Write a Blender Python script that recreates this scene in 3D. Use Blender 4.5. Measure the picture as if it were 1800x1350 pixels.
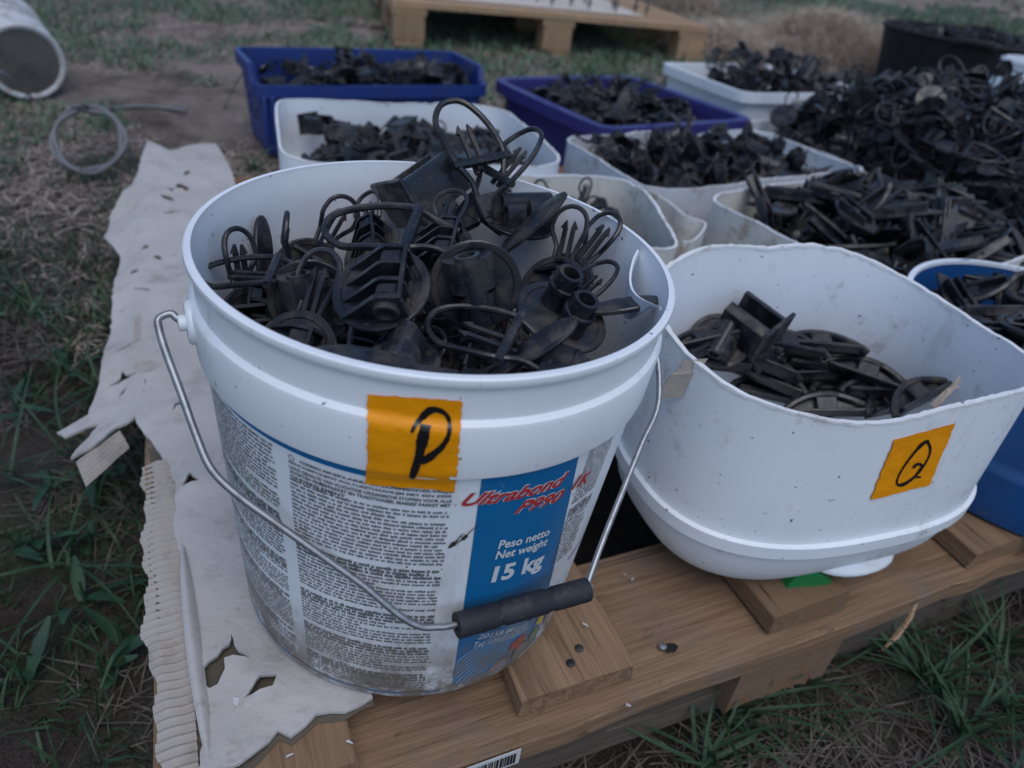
import bpy, math, random
import numpy as np
from mathutils import Vector, Matrix, Quaternion
random.seed(7); rng = np.random.default_rng(7)
R_ = math.radians
scene = bpy.context.scene
for o in list(bpy.data.objects): bpy.data.objects.remove(o)
COL = scene.collection

# ------------------------------------------------------------------ camera
FPX = 1254.78; PITCH = R_(33.74); ROLL = R_(7.16); CAM = np.array([.0661, -.4074, .4574])
FW = np.array([0, math.cos(PITCH), -math.sin(PITCH)]); R0 = np.array([1., 0, 0]); U0 = np.cross(R0, FW)
CR = math.cos(ROLL)*R0 + math.sin(ROLL)*U0; CU = -math.sin(ROLL)*R0 + math.cos(ROLL)*U0
cd = bpy.data.cameras.new('camera'); cam = bpy.data.objects.new('camera', cd); COL.objects.link(cam)
cd.sensor_width = 36; cd.lens = 36*FPX/1800; cd.clip_start = .01; cd.clip_end = 300
cd.dof.use_dof = True; cd.dof.focus_distance = .45; cd.dof.aperture_fstop = 6.5
m = Matrix.Identity(4)
for i in range(3):
    m[i][0] = CR[i]; m[i][1] = CU[i]; m[i][2] = -FW[i]; m[i][3] = CAM[i]
cam.matrix_world = m
scene.camera = cam

# ------------------------------------------------------------------ light
SUN_EL, SUN_AZ = R_(64), R_(160)
w = bpy.data.worlds.new('World'); scene.world = w; w.use_nodes = True
nt = w.node_tree; nt.nodes.clear()
sky = nt.nodes.new('ShaderNodeTexSky'); sky.sky_type = 'NISHITA'; sky.sun_disc = False
sky.sun_elevation = SUN_EL; sky.sun_rotation = SUN_AZ; sky.air_density = 1.0; sky.dust_density = 1.0; sky.ozone_density = 4.0
bg = nt.nodes.new('ShaderNodeBackground'); bg.inputs[1].default_value = .125
wo = nt.nodes.new('ShaderNodeOutputWorld'); nt.links.new(sky.outputs[0], bg.inputs[0]); nt.links.new(bg.outputs[0], wo.inputs[0])
sl = bpy.data.lights.new('sun', 'SUN'); sl.energy = 1.0; sl.angle = R_(45); sl.color = (1, .98, .96)
so = bpy.data.objects.new('sun', sl); COL.objects.link(so)
so.rotation_euler = Vector((-math.sin(SUN_AZ)*math.cos(SUN_EL), -math.cos(SUN_AZ)*math.cos(SUN_EL), -math.sin(SUN_EL))).to_track_quat('-Z', 'Y').to_euler()
vs = scene.view_settings; vs.view_transform = 'Standard'; vs.look = 'None'; vs.exposure = .18; vs.gamma = 1; vs.use_curve_mapping = False

# ------------------------------------------------------------------ pixel helpers (direction of a pixel; depth from what the thing stands on)
def ray(u, v):
    d = (u-900)/FPX*CR - (v-675)/FPX*CU + FW
    return d/np.linalg.norm(d)
def at(u, v, z):
    d = ray(u, v); t = (z-CAM[2])/d[2]
    return Vector(CAM + d*t)
GZ0, GSL = -.14, .05
def gz(x, y): return GZ0 + GSL*y
def atg(u, v):
    d = ray(u, v); t = (GZ0 + GSL*CAM[1] - CAM[2])/(d[2] - GSL*d[1])
    return Vector(CAM + d*t)
def camdir(r, u, t): return Vector(r*CR + u*CU - t*FW).normalized()

# ------------------------------------------------------------------ mesh helpers
class MB:
    def __init__(s): s.v = []; s.f = []
    def add(s, vs, fs):
        n = len(s.v); s.v += [tuple(p) for p in vs]; s.f += [tuple(i+n for i in q) for q in fs]; return s
    def box(s, x0, x1, y0, y1, z0, z1, bev=0):
        if bev <= 0:
            return s.add([(x, y, z) for z in (z0, z1) for y in (y0, y1) for x in (x0, x1)],
                     [(0, 2, 3, 1), (4, 5, 7, 6), (0, 1, 5, 4), (2, 6, 7, 3), (0, 4, 6, 2), (1, 3, 7, 5)])
        b = bev
        rings = []
        for z, k in ((z0, b), (z0+b, 0), (z1-b, 0), (z1, b)):
            rings.append([(x0+k, y0+b, z), (x0+b, y0+k, z), (x1-b, y0+k, z), (x1-k, y0+b, z), (x1-k, y1-b, z), (x1-b, y1-k, z), (x0+b, y1-k, z), (x0+k, y1-b, z)])
        return s.rings(rings, cap0=True, cap1=True)
    def rings(s, rings, closed=True, cap0=False, cap1=False):
        n = len(rings[0]); vs = [p for r in rings for p in r]; fs = []
        for i in range(len(rings)-1):
            for j in range(n if closed else n-1):
                k = (j+1) % n
                fs.append((i*n+j, i*n+k, (i+1)*n+k, (i+1)*n+j))
        if cap0: fs.append(tuple(range(n-1, -1, -1)))
        if cap1: fs.append(tuple((len(rings)-1)*n + j for j in range(n)))
        return s.add(vs, fs)
    def lathe(s, prof, n=32, cap0=False, cap1=False):
        return s.rings([[(r*math.cos(2*math.pi*j/n), r*math.sin(2*math.pi*j/n), z) for j in range(n)] for r, z in prof], True, cap0, cap1)
    def tube(s, pts, r, n=8, closed=False, caps=True, flat=1.0):
        P = [Vector(p) for p in pts]; N = len(P); rad = r if hasattr(r, '__len__') else [r]*N
        T = []
        for i in range(N):
            a = P[i-1] if (i > 0 or closed) else P[i]; b = P[(i+1) % N] if (i < N-1 or closed) else P[i]
            T.append((b-a).normalized())
        up = Vector((0, 0, 1)) if abs(T[0].z) < .9 else Vector((1, 0, 0))
        X = T[0].cross(up).normalized(); rings = []
        for i in range(N):
            X = (X - T[i]*X.dot(T[i])).normalized(); Y = T[i].cross(X)
            rings.append([tuple(P[i] + (X*math.cos(2*math.pi*j/n)*flat + Y*math.sin(2*math.pi*j/n))*rad[i]) for j in range(n)])
        if closed: rings.append(rings[0])
        return s.rings(rings, True, caps and not closed, caps and not closed)
    def prism(s, poly, axis, a, b):
        n = len(poly)
        def P(p, k):
            return (k, p[0], p[1]) if axis == 0 else ((p[0], k, p[1]) if axis == 1 else (p[0], p[1], k))
        vs = [P(p, a) for p in poly] + [P(p, b) for p in poly]
        fs = [tuple(range(n-1, -1, -1)), tuple(range(n, 2*n))] + [(i, (i+1) % n, n+(i+1) % n, n+i) for i in range(n)]
        return s.add(vs, fs)
    def grid(s, nu, nv, fn):
        vs = [fn(i/nu, j/nv) for j in range(nv+1) for i in range(nu+1)]
        return s.add(vs, [(j*(nu+1)+i, j*(nu+1)+i+1, (j+1)*(nu+1)+i+1, (j+1)*(nu+1)+i) for j in range(nv) for i in range(nu)])
    def merge(s, o, M=None):
        return s.add([M @ Vector(p) for p in o.v] if M is not None else o.v, o.f)
    def mesh(s, name, mat, smooth=40):
        me = bpy.data.meshes.new(name); me.from_pydata(s.v, [], s.f); me.materials.append(mat)
        if smooth:
            me.shade_smooth(); me.set_sharp_from_angle(angle=R_(smooth))
        me.update(); return me
def obj(name, data, parent=None, loc=None, rot=None, mtx=None):
    o = bpy.data.objects.new(name, data); COL.objects.link(o)
    if parent: o.parent = parent
    if mtx is not None: o.matrix_basis = mtx
    else:
        if loc is not None: o.location = loc
        if rot is not None: o.rotation_euler = rot
    return o
def tag(o, label=None, cat=None, group=None, kind=None):
    if label: o['label'] = label
    if cat: o['category'] = cat
    if group: o['group'] = group
    if kind: o['kind'] = kind
    return o
def empty(name, loc=(0, 0, 0), rot=(0, 0, 0), mtx=None):
    o = obj(name, None, None, loc, rot, mtx); o.empty_display_size = .02; return o
def smooth_path(pts, n=6, closed=False):
    P = [Vector(p) for p in pts]; N = len(P); out = []
    for i in range(N if closed else N-1):
        p0 = P[(i-1) % N] if (i > 0 or closed) else P[i]; p1 = P[i]; p2 = P[(i+1) % N]; p3 = P[(i+2) % N] if (i+2 < N or closed) else p2
        for k in range(n):
            t = k/n
            out.append(.5*((2*p1) + (p2-p0)*t + (2*p0-5*p1+4*p2-p3)*t*t + (-p0+3*p1-3*p2+p3)*t**3))
    if not closed: out.append(P[-1])
    return out

# ------------------------------------------------------------------ materials
class Mat:
    def __init__(s, name, col=(.5, .5, .5), rough=.5, spec=.5, metal=0):
        s.m = bpy.data.materials.new(name); s.m.use_nodes = True; s.t = s.m.node_tree; s.n = s.t.nodes
        s.b = s.n['Principled BSDF']; s.b.inputs['Base Color'].default_value = (*col, 1); s.b.inputs['Roughness'].default_value = rough
        s.b.inputs['Specular IOR Level'].default_value = spec; s.b.inputs['Metallic'].default_value = metal
        s.col = s._rgb(col); s.tc = None
    def _rgb(s, c):
        r = s.n.new('ShaderNodeRGB'); r.outputs[0].default_value = (*c, 1); return r.outputs[0]
    def co(s, scale=(1, 1, 1), kind='Object', rot=(0, 0, 0)):
        if s.tc is None: s.tc = s.n.new('ShaderNodeTexCoord')
        mp = s.n.new('ShaderNodeMapping'); mp.inputs['Scale'].default_value = scale; mp.inputs['Rotation'].default_value = rot
        s.t.links.new(s.tc.outputs[kind], mp.inputs[0]); return mp.outputs[0]
    def geo(s, scale=(1, 1, 1)):
        g = s.n.new('ShaderNodeNewGeometry'); mp = s.n.new('ShaderNodeMapping'); mp.inputs['Scale'].default_value = scale
        s.t.links.new(g.outputs['Position'], mp.inputs[0]); return mp.outputs[0]
    def noise(s, vec, scale, detail=4, rough=.55, dist=0):
        t = s.n.new('ShaderNodeTexNoise'); t.inputs['Scale'].default_value = scale; t.inputs['Detail'].default_value = detail
        t.inputs['Roughness'].default_value = rough; t.inputs['Distortion'].default_value = dist
        s.t.links.new(vec, t.inputs['Vector']); return t.outputs['Fac']
    def ramp(s, fac, a, b, lo=0., hi=1.):
        r = s.n.new('ShaderNodeMapRange'); r.interpolation_type = 'SMOOTHSTEP'
        for k, v in zip(range(1, 5), (a, b, lo, hi)): r.inputs[k].default_value = v
        s.t.links.new(fac, r.inputs[0]); return r.outputs[0]
    def math(s, op, a, b):
        q = s.n.new('ShaderNodeMath'); q.operation = op
        for i, x in enumerate((a, b)):
            if isinstance(x, (int, float)): q.inputs[i].default_value = x
            else: s.t.links.new(x, q.inputs[i])
        return q.outputs[0]
    def mix(s, fac, c):
        q = s.n.new('ShaderNodeMix'); q.data_type = 'RGBA'
        s.t.links.new(fac, q.inputs[0]) if not isinstance(fac, float) else setattr(q.inputs[0], 'default_value', fac)
        s.t.links.new(s.col, q.inputs[6])
        if isinstance(c, tuple): q.inputs[7].default_value = (*c, 1)
        else: s.t.links.new(c, q.inputs[7])
        s.col = q.outputs[2]; return s
    def rand(s):
        i = s.n.new('ShaderNodeObjectInfo'); return i.outputs['Random']
    def value(s, fac, lo, hi):   # multiply brightness
        r = s.n.new('ShaderNodeMapRange'); r.inputs[3].default_value = lo; r.inputs[4].default_value = hi; s.t.links.new(fac, r.inputs[0])
        h = s.n.new('ShaderNodeHueSaturation'); s.t.links.new(r.outputs[0], h.inputs['Value']); s.t.links.new(s.col, h.inputs['Color']); s.col = h.outputs[0]; return s
    def bump(s, h, strength=.3, dist=.001):
        b = s.n.new('ShaderNodeBump'); b.inputs['Strength'].default_value = strength; b.inputs['Distance'].default_value = dist
        s.t.links.new(h, b.inputs['Height'])
        if s.b.inputs['Normal'].is_linked: s.t.links.new(s.b.inputs['Normal'].links[0].from_socket, b.inputs['Normal'])
        s.t.links.new(b.outputs[0], s.b.inputs['Normal']); return s
    def done(s, thin=0.0):
        s.t.links.new(s.col, s.b.inputs['Base Color'])
        if thin:   # thin plastic lets daylight through
            tr = s.n.new('ShaderNodeBsdfTranslucent'); s.t.links.new(s.col, tr.inputs[0]); mx = s.n.new('ShaderNodeMixShader'); mx.inputs[0].default_value = thin
            out = s.n['Material Output']; s.t.links.new(s.b.outputs[0], mx.inputs[1]); s.t.links.new(tr.outputs[0], mx.inputs[2]); s.t.links.new(mx.outputs[0], out.inputs[0])
        return s.m

def plastic_white(name, col, dirt=(.32, .27, .21), amt=(.60, .78), spots=True, rough=.42):
    M = Mat(name, col, rough, .45); c = M.co()
    M.mix(M.ramp(M.noise(c, 9, 5, .6), .38, .75, 0, .35), tuple(x*.8 for x in col))
    M.mix(M.ramp(M.noise(c, 26, 6, .7), amt[0], amt[1], 0, .7), dirt)
    M.mix(M.ramp(M.noise(M.co((1, 1, .25)), 22, 6, .7), .56, .74, 0, .45), (.42, .38, .33))
    M.mix(M.ramp(M.noise(M.co((6, 6, 1), rot=(.5, .3, 0)), 60, 3, .6), .68, .74, 0, .35), (.45, .44, .43))
    if spots:
        M.mix(M.ramp(M.noise(M.co((1, 1, 1.4)), 150, 2, .5), .705, .76, 0, .85), (.06, .05, .045))
    M.bump(M.noise(c, 220, 3, .6), .06, .0006); M.bump(M.noise(c, 18, 3), .15, .003)
    return M.done()
M_white = plastic_white('white_plastic', (.82, .845, .87), amt=(.57, .76))
M_edge = plastic_white('cut_edge_plastic', (.84, .83, .81), amt=(.54, .70), dirt=(.30, .22, .15)); M_whiteD = plastic_white('white_plastic_dirty', (.66, .69, .72), amt=(.52, .70))
M_cream = plastic_white('cream_plastic', (.74, .72, .65), amt=(.50, .68), dirt=(.30, .22, .13))
def bucket_mat():
    M = Mat('bucket_plastic', (.84, .86, .88), .38, .5); c = M.co()
    M.mix(M.ramp(M.noise(c, 11, 5, .6), .4, .75, 0, .25), (.58, .60, .62))
    M.mix(M.ramp(M.noise(M.co((1, 1, .25)), 22, 6, .7), .56, .74, 0, .45), (.42, .38, .33))
    M.mix(M.ramp(M.noise(M.co((6, 6, 1), rot=(.5, .3, 0)), 60, 3, .6), .68, .74, 0, .35), (.45, .44, .43))
    # soil splashed on the lowest band of the wall
    sx = M.n.new('ShaderNodeSeparateXYZ'); M.t.links.new(M.co(), sx.inputs[0])
    band = M.ramp(sx.outputs[2], .0, .105, 1, 0)
    M.mix(M.math('MULTIPLY', band, M.ramp(M.noise(c, 38, 6, .72), .29, .56, 0, 1)), (.17, .14, .11))
    M.mix(M.ramp(M.noise(c, 190, 2, .5), .715, .77, 0, .85), (.05, .045, .04))
    M.bump(M.noise(c, 240, 3), .05, .0005)
    return M.done()
M_bucket = bucket_mat()
def label_mat(name, col):
    M = Mat(name, col, .36, .5); c = M.co()
    sx = M.n.new('ShaderNodeSeparateXYZ'); M.t.links.new(M.co(), sx.inputs[0])
    band = M.ramp(sx.outputs[2], .005, .105, 1, 0)
    M.mix(M.math('MULTIPLY', band, M.ramp(M.noise(c, 38, 6, .72), .32, .58, 0, .95)), (.20, .165, .125))
    M.mix(M.ramp(M.noise(c, 90, 5, .7), .60, .8, 0, .35), (.45, .44, .42))
    return M.done()
M_lblue = label_mat('label_blue', (.004, .15, .36)); M_lwhite = label_mat('label_white', (.70, .72, .74)); M_lred = label_mat('label_red', (.50, .035, .04))
M_ltext = label_mat('label_print', (.10, .105, .115)); M_lcyan = label_mat('label_cyan', (.36, .55, .68)); M_lyel = label_mat('label_yellow', (.65, .45, .06)); M_lgreen = label_mat('label_green', (.12, .30, .13)); M_lgrey = label_mat('label_greyish', (.28, .22, .24))
def tape_mat():
    M = Mat('yellow_tape', (.92, .33, .002), .42, .4); c = M.co()
    M.mix(M.ramp(M.noise(c, 30, 4), .4, .8, 0, .5), (.84, .28, .001))
    M.bump(M.noise(M.co((1, 1, .05)), 900, 1), .12, .0004); M.bump(M.noise(M.co((.05, .05, 1)), 900, 1), .12, .0004); M.bump(M.noise(c, 45, 3), .7, .003); M.mix(M.ramp(M.noise(c, 120, 5, .7), .60, .74, 0, .4), (.45, .17, .01))
    return M.done()
M_tape = tape_mat()
M_ink = Mat('marker_ink', (.012, .011, .013), .3).done()
def black_mat():
    M = Mat('black_plastic', (.0105, .0120, .0160), .42, .5); c = M.co()
    M.value(M.rand(), .75, 1.6)
    M.mix(M.ramp(M.noise(c, 60, 5, .65), .46, .72, 0, .8), (.075, .064, .054))
    M.mix(M.math('MULTIPLY', M.ramp(M.rand(), .6, 1., 0, .5), M.ramp(M.noise(c, 45, 5, .7), .36, .62)), (.115, .098, .082))
    M.mix(M.ramp(M.noise(c, 380, 3, .6), .62, .72, 0, .5), (.11, .098, .09))
    r = M.ramp(M.noise(c, 50, 4), .4, .7, .26, .75); M.t.links.new(r, M.b.inputs['Roughness'])
    M.bump(M.noise(c, 260, 4), .2, .0006)
    return M.done()
M_black = black_mat()
M_grip = (lambda M: (M.mix(M.ramp(M.noise(M.co(), 160, 4, .7), .55, .75, 0, .6), (.10, .10, .105)), M.bump(M.noise(M.co(), 300, 3), .2, .0006), M.done())[-1])(Mat('grip_rubber', (.022, .024, .03), .6, .4))
M_steel = (lambda M: (M.mix(M.ramp(M.noise(M.co(), 120, 4), .45, .7, 0, .7), (.20, .20, .20)), M.done())[-1])(Mat('galvanised_wire', (.36, .37, .385), .42, .5, .85))
def wood_mat(name, a, b, grey):
    M = Mat(name, a, .72, .25); c = M.co((2.2, 30, 30))
    M.value(M.rand(), .72, 1.2)
    M.mix(M.ramp(M.noise(c, 3.2, 6, .62, 1.2), .35, .68, 0, 1), b)
    M.mix(M.ramp(M.noise(M.co((1.2, 70, 70)), 4, 4, .6, .6), .52, .74, 0, .6), tuple(x*.5 for x in b))
    M.mix(M.ramp(M.noise(M.co((1, 1, 1)), 9, 5, .65), .48, .72, 0, .75), grey)
    M.mix(M.ramp(M.noise(M.co((1, 1.6, 1.6)), 60, 3, .6), .70, .78, 0, .7), (.05, .04, .03))
    M.mix(M.ramp(M.noise(M.co((.8, 45, 45)), 5, 3, .5, 1.5), .66, .70, 0, .75), (.03, .02, .013)); M.mix(M.ramp(M.noise(M.co((1, 2.5, 2.5)), 24, 4, .6, 1.), .64, .74, 0, .6), (.07, .045, .03))
    M.bump(M.noise(M.co((3, 60, 60)), 4, 5, .7), .9, .002)
    return M.done()
M_wood = wood_mat('pallet_wood', (.285, .178, .105), (.20, .118, .066), (.19, .155, .125))
M_woodG = wood_mat('grey_pallet_wood', (.13, .10, .078), (.09, .07, .054), (.11, .094, .08))
M_woodN = wood_mat('new_pallet_wood', (.43, .285, .165), (.34, .21, .115), (.33, .25, .18))
def card_mat(name, a, b):
    M = Mat(name, a, .85, .15); c = M.co()
    M.mix(M.ramp(M.noise(c, 7, 5, .6), .38, .7, 0, .8), b)
    M.mix(M.ramp(M.noise(c, 16, 6, .7), .50, .70, 0, .55), tuple(x*.62 for x in b)); M.mix(M.ramp(M.noise(c, 45, 5, .7), .56, .78, 0, .6), (.24, .19, .145))
    M.mix(M.ramp(M.noise(c, 150, 2), .75, .8, 0, .7), (.10, .08, .06))
    M.bump(M.noise(c, 14, 5, .65), .8, .006); M.bump(M.noise(M.co((1, 1, 1), rot=(0, 0, .47)), 55, 4, .6), .35, .002); M.bump(M.noise(c, 300, 3), .2, .0006)
    return M.done()
M_card = card_mat('cardboard_face', (.50, .475, .45), (.41, .38, .35)); M_cardD = card_mat('shaded_cardboard', (.13, .11, .085), (.08, .065, .05)); M_flute = card_mat('cardboard_flute', (.42, .38, .34), (.34, .30, .265))  # M_cardD is dark to paint in the shade seen through the torn holes
def blue_mat(name, a):
    M = Mat(name, a, .45, .45); c = M.co()
    M.mix(M.ramp(M.noise(c, 12, 5, .6), .45, .75, 0, .5), tuple(x*.6+.02 for x in a)); M.mix(M.ramp(M.noise(c, 60, 4), .62, .8, 0, .5), (.16, .14, .12))
    return M.done()
M_blue = blue_mat('blue_plastic', (.016, .040, .19)); M_purple = blue_mat('purple_blue_plastic', (.038, .035, .175)); M_drum = blue_mat('drum_blue', (.010, .085, .27))
M_green = Mat('green_plastic', (.01, .19, .05), .45).done()
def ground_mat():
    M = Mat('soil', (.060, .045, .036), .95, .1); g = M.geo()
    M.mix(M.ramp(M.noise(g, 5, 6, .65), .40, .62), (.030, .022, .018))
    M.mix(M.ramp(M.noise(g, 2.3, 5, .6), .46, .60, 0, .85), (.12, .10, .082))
    # the field behind is dry thatch, the strip by the pallet darker bare soil
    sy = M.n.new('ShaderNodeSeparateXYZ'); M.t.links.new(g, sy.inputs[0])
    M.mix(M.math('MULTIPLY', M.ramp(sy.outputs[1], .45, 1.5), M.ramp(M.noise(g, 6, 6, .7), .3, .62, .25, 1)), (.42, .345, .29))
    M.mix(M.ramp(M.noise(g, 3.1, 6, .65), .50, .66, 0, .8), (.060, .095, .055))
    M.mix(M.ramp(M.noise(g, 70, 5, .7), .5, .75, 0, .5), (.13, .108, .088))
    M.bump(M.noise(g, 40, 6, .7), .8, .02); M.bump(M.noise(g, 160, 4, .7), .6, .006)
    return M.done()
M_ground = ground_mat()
def blade_mat(name, a, b):
    M = Mat(name, a, .6, .3); M.mix(M.ramp(M.noise(M.geo(), 45, 3), .35, .65), b); M.b.inputs['Roughness'].default_value = .55
    M.b.inputs['Subsurface Weight'].default_value = 0
    return M.done()
M_grass = blade_mat('grass_green', (.020, .052, .026), (.042, .080, .038)); M_straw = blade_mat('dry_straw', (.62, .50, .39), (.42, .32, .24)); M_strawL = blade_mat('field_straw', (.50, .41, .34), (.32, .25, .205)); M_grassF = blade_mat('field_grass', (.075, .15, .08), (.15, .20, .13)); M_leaf = blade_mat('weed_leaf', (.016, .050, .026), (.028, .072, .036)); M_strawD = blade_mat('dark_straw', (.16, .13, .108), (.085, .066, .053))
def rubber():
    M = Mat('black_rubber', (.016, .016, .018), .75, .3); M.mix(M.ramp(M.noise(M.co(), 40, 5, .7), .5, .75, 0, .6), (.045, .043, .042)); M.bump(M.noise(M.co(), 120, 4), .3, .002); return M.done()
M_rubber = rubber()
M_paper = Mat('barcode_paper', (.55, .55, .54), .8).done()

# ------------------------------------------------------------------ ground
def build_ground():
    xs = np.concatenate([-np.geomspace(60, 2.6, 14), np.linspace(-2.4, 3.0, 109), np.geomspace(3.3, 60, 14)])
    ys = np.concatenate([[-20, -6, -2], np.linspace(-.9, 4.6, 111), np.geomspace(5, 90, 16)])
    X, Y = np.meshgrid(xs, ys)
    near = np.exp(-np.maximum(0, np.hypot(X, Y-1)-2.5))
    Z = GZ0 + GSL*Y + near*(.010*np.sin(X*3.1+1)*np.sin(Y*2.7) + .006*np.sin(X*9+Y*4)*np.sin(Y*11-X*3) + rng.normal(0, .004, X.shape)) - .006
    n = len(xs)
    v = np.stack([X.ravel(), Y.ravel(), Z.ravel()], 1).tolist()
    f = [(j*n+i, j*n+i+1, (j+1)*n+i+1, (j+1)*n+i) for j in range(len(ys)-1) for i in range(n-1)]
    b = MB(); b.v = v; b.f = f
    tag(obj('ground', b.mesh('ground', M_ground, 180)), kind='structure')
build_ground()

# ------------------------------------------------------------------ pallet frame (front-left corner, F = along the front, L = away)
PY = R_(27); PC = np.array([-.102, -.233]); PF = np.array([math.cos(PY), math.sin(PY)]); PL = np.array([-math.sin(PY), math.cos(PY)])
DECK = -.006
def pal(f, l, z): p = PC + PF*f + PL*l; return Vector((p[0], p[1], z))
def palc(u, v, z):
    p = at(u, v, z); d = np.array([p.x, p.y]) - PC; return float(d@PF), float(d@PL)
def plank(name, parent, length, width, th, mat, mtx, warp=.0015, seed=0, nick=True):
    r = random.Random(seed); n = 34; b = MB(); rings = []; wv = [r.uniform(0, 6) for _ in range(4)]
    ph = r.random()*6
    for i in range(n+1):
        x = length*i/n; dz = warp*math.sin(x*5+ph); e = .0014
        w0 = .0016*math.sin(x*19+wv[0])+r.uniform(-1, 1)*.0007-(.003*r.random() if r.random() < .08 else 0); w1 = .0016*math.sin(x*17+wv[1])+r.uniform(-1, 1)*.0007-(.004*r.random() if r.random() < .08 else 0)
        if i in (0, n): w0 = w1 = 0
        y0, y1 = w0, width+w1
        jx = .0022 if i in (0, n) else .0006
        rings.append([(x+r.uniform(-jx, jx), y, z) for y, z in ((y0+e, -th+dz), (y1-e, -th+dz), (y1, -th+e+dz), (y1, -e+dz), (y1-e, dz), (y0+e, dz), (y0, -e+dz), (y0, -th+e+dz))])
    b.rings(rings, True, True, True)
    return obj(name, b.mesh(name, mat, 30), parent, mtx=mtx)
def pmat(f, l, z, along='F'):
    o = pal(f, l, z)
    if along == 'F': X = Vector((PF[0], PF[1], 0)); Y = Vector((PL[0], PL[1], 0))
    else: X = Vector((PL[0], PL[1], 0)); Y = Vector((-PF[0], -PF[1], 0))
    Mx = Matrix.Identity(4)
    for i in range(3): Mx[i][0] = X[i]; Mx[i][1] = Y[i]; Mx[i][2] = (0, 0, 1)[i]; Mx[i][3] = o[i]
    return Mx
def build_pallet():
    P = empty('wooden_pallet'); tag(P, 'weathered wooden pallet carrying the cardboard sheet and the white containers', 'pallet')
    plank('lead_board', P, 1.25, .135, .022, M_wood, pmat(0.012, 0, DECK-.0215), .002, 1)
    plank('lead_board', P, 1.25, .12, .022, M_wood, pmat(0.012, .54, DECK-.0215), .002, 2)
    plank('lead_board', P, 1.25, .135, .022, M_wood, pmat(0.012, 1.07, DECK-.0215), .002, 3)
    # deck boards lie across the lead boards; measured front ends
    f2 = palc(930, 1262, DECK)[0]; f2e = palc(1125, 1180, DECK)[0]; f3 = palc(1364, 1091, DECK)[0]; f4 = palc(1714, 974, DECK)[0]; f1 = palc(629, 1339, DECK)[0]
    k = 10
    for a, b, l0 in ((0, .048, .0), (.052, f1, .012), (f2, f2e, .016), (f3, f3+.085, .014), (f4, f4+.10, .010), (f4+.16, f4+.26, .012), (f4+.33, 1.26, .012)):
        plank('deck_board', P, 1.20-l0, b-a, .021, M_wood, pmat(b, l0, DECK, 'L'), .0012, k); k += 1
    # bearers under the lead boards
    for l in (.012, .55, 1.085):
        plank('bearer', P, 1.22, .09, .030, M_woodG, pmat(.02, l+.006, DECK-.095), .0015, k); k += 1
    plank('side_board', P, .30, .022, .062, M_woodG, pmat(.02, .014, DECK-.0455), .001, 60)
    plank('side_board', P, .34, .022, .062, M_woodG, pmat(.545, .016, DECK-.0455), .001, 61)
    plank('side_board', P, .30, .022, .062, M_woodG, pmat(.93, .014, DECK-.0455), .001, 62)
    fb = palc(1315, 1180, -.05)[0]
    for l in (.006, .57, 1.09):
        for f in (.004, fb, 1.12):
            plank('block', P, .115, .09, .066, M_wood, pmat(f, l-.002, DECK-.0455), .0, k); k += 1
    # nails and knot holes seen on the top
    for (u, v) in ((1165, 1137), (1018, 1140), (1003, 1166)):
        p = at(u, v, DECK-.0195 if u > 1100 else DECK+.0008)
        b = MB(); b.lathe([(.0035, 0), (.0032, .0012), (.0015, .0018)], 10, True, True)
        obj('nail', b.mesh('nail', M_steel if u > 1100 else M_black), P, p)
    kn = MB(); p0 = at(1178, 1138, DECK-.0200); r_ = random.Random(8); n = 14
    kn.add([p0+Vector((PF[0], PF[1], 0))*(.0085*math.cos(k*6.283/n)*r_.uniform(.7, 1.2))+Vector((PL[0], PL[1], 0))*(.0045*math.sin(k*6.283/n)*r_.uniform(.7, 1.2)) for k in range(n)], [tuple(range(n))])
    obj('knot_hole', kn.mesh('knot_hole', Mat('burnt_knot', (.012, .008, .006), .9).done(), 0), P)
    # splinter hanging from the front edge
    p = [at(1612, 1042, -.03), at(1600, 1085, -.05), at(1550, 1143, -.08)]
    b = MB(); b.tube([p[0], (p[0]+p[1])/2, p[1], (p[1]+p[2])/2+Vector((0, -.002, 0)), p[2]], [.003, .003, .0022, .0028, .0006], 5)
    obj('splinter', b.mesh('splinter', M_woodN), P)
    # paper sticker with bars on the front edge
    q = palc(835, 1340, DECK-.04)
    b = MB(); b.box(0, .05, -.0012, -.0004, 0, .018)
    s = obj('sticker', b.mesh('sticker', M_paper, 0), P, mtx=pmat(q[0]-.02, -.0025, DECK-.043))
    b = MB(); x = .004
    while x < .045:
        wd = random.choice((.0006, .0011, .0017)); b.box(x, x+wd, -.0017, -.0013, .003, .015); x += wd+random.choice((.0007, .0012))
    obj('bars', b.mesh('bars', M_ink, 0), s)
build_pallet()

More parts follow.
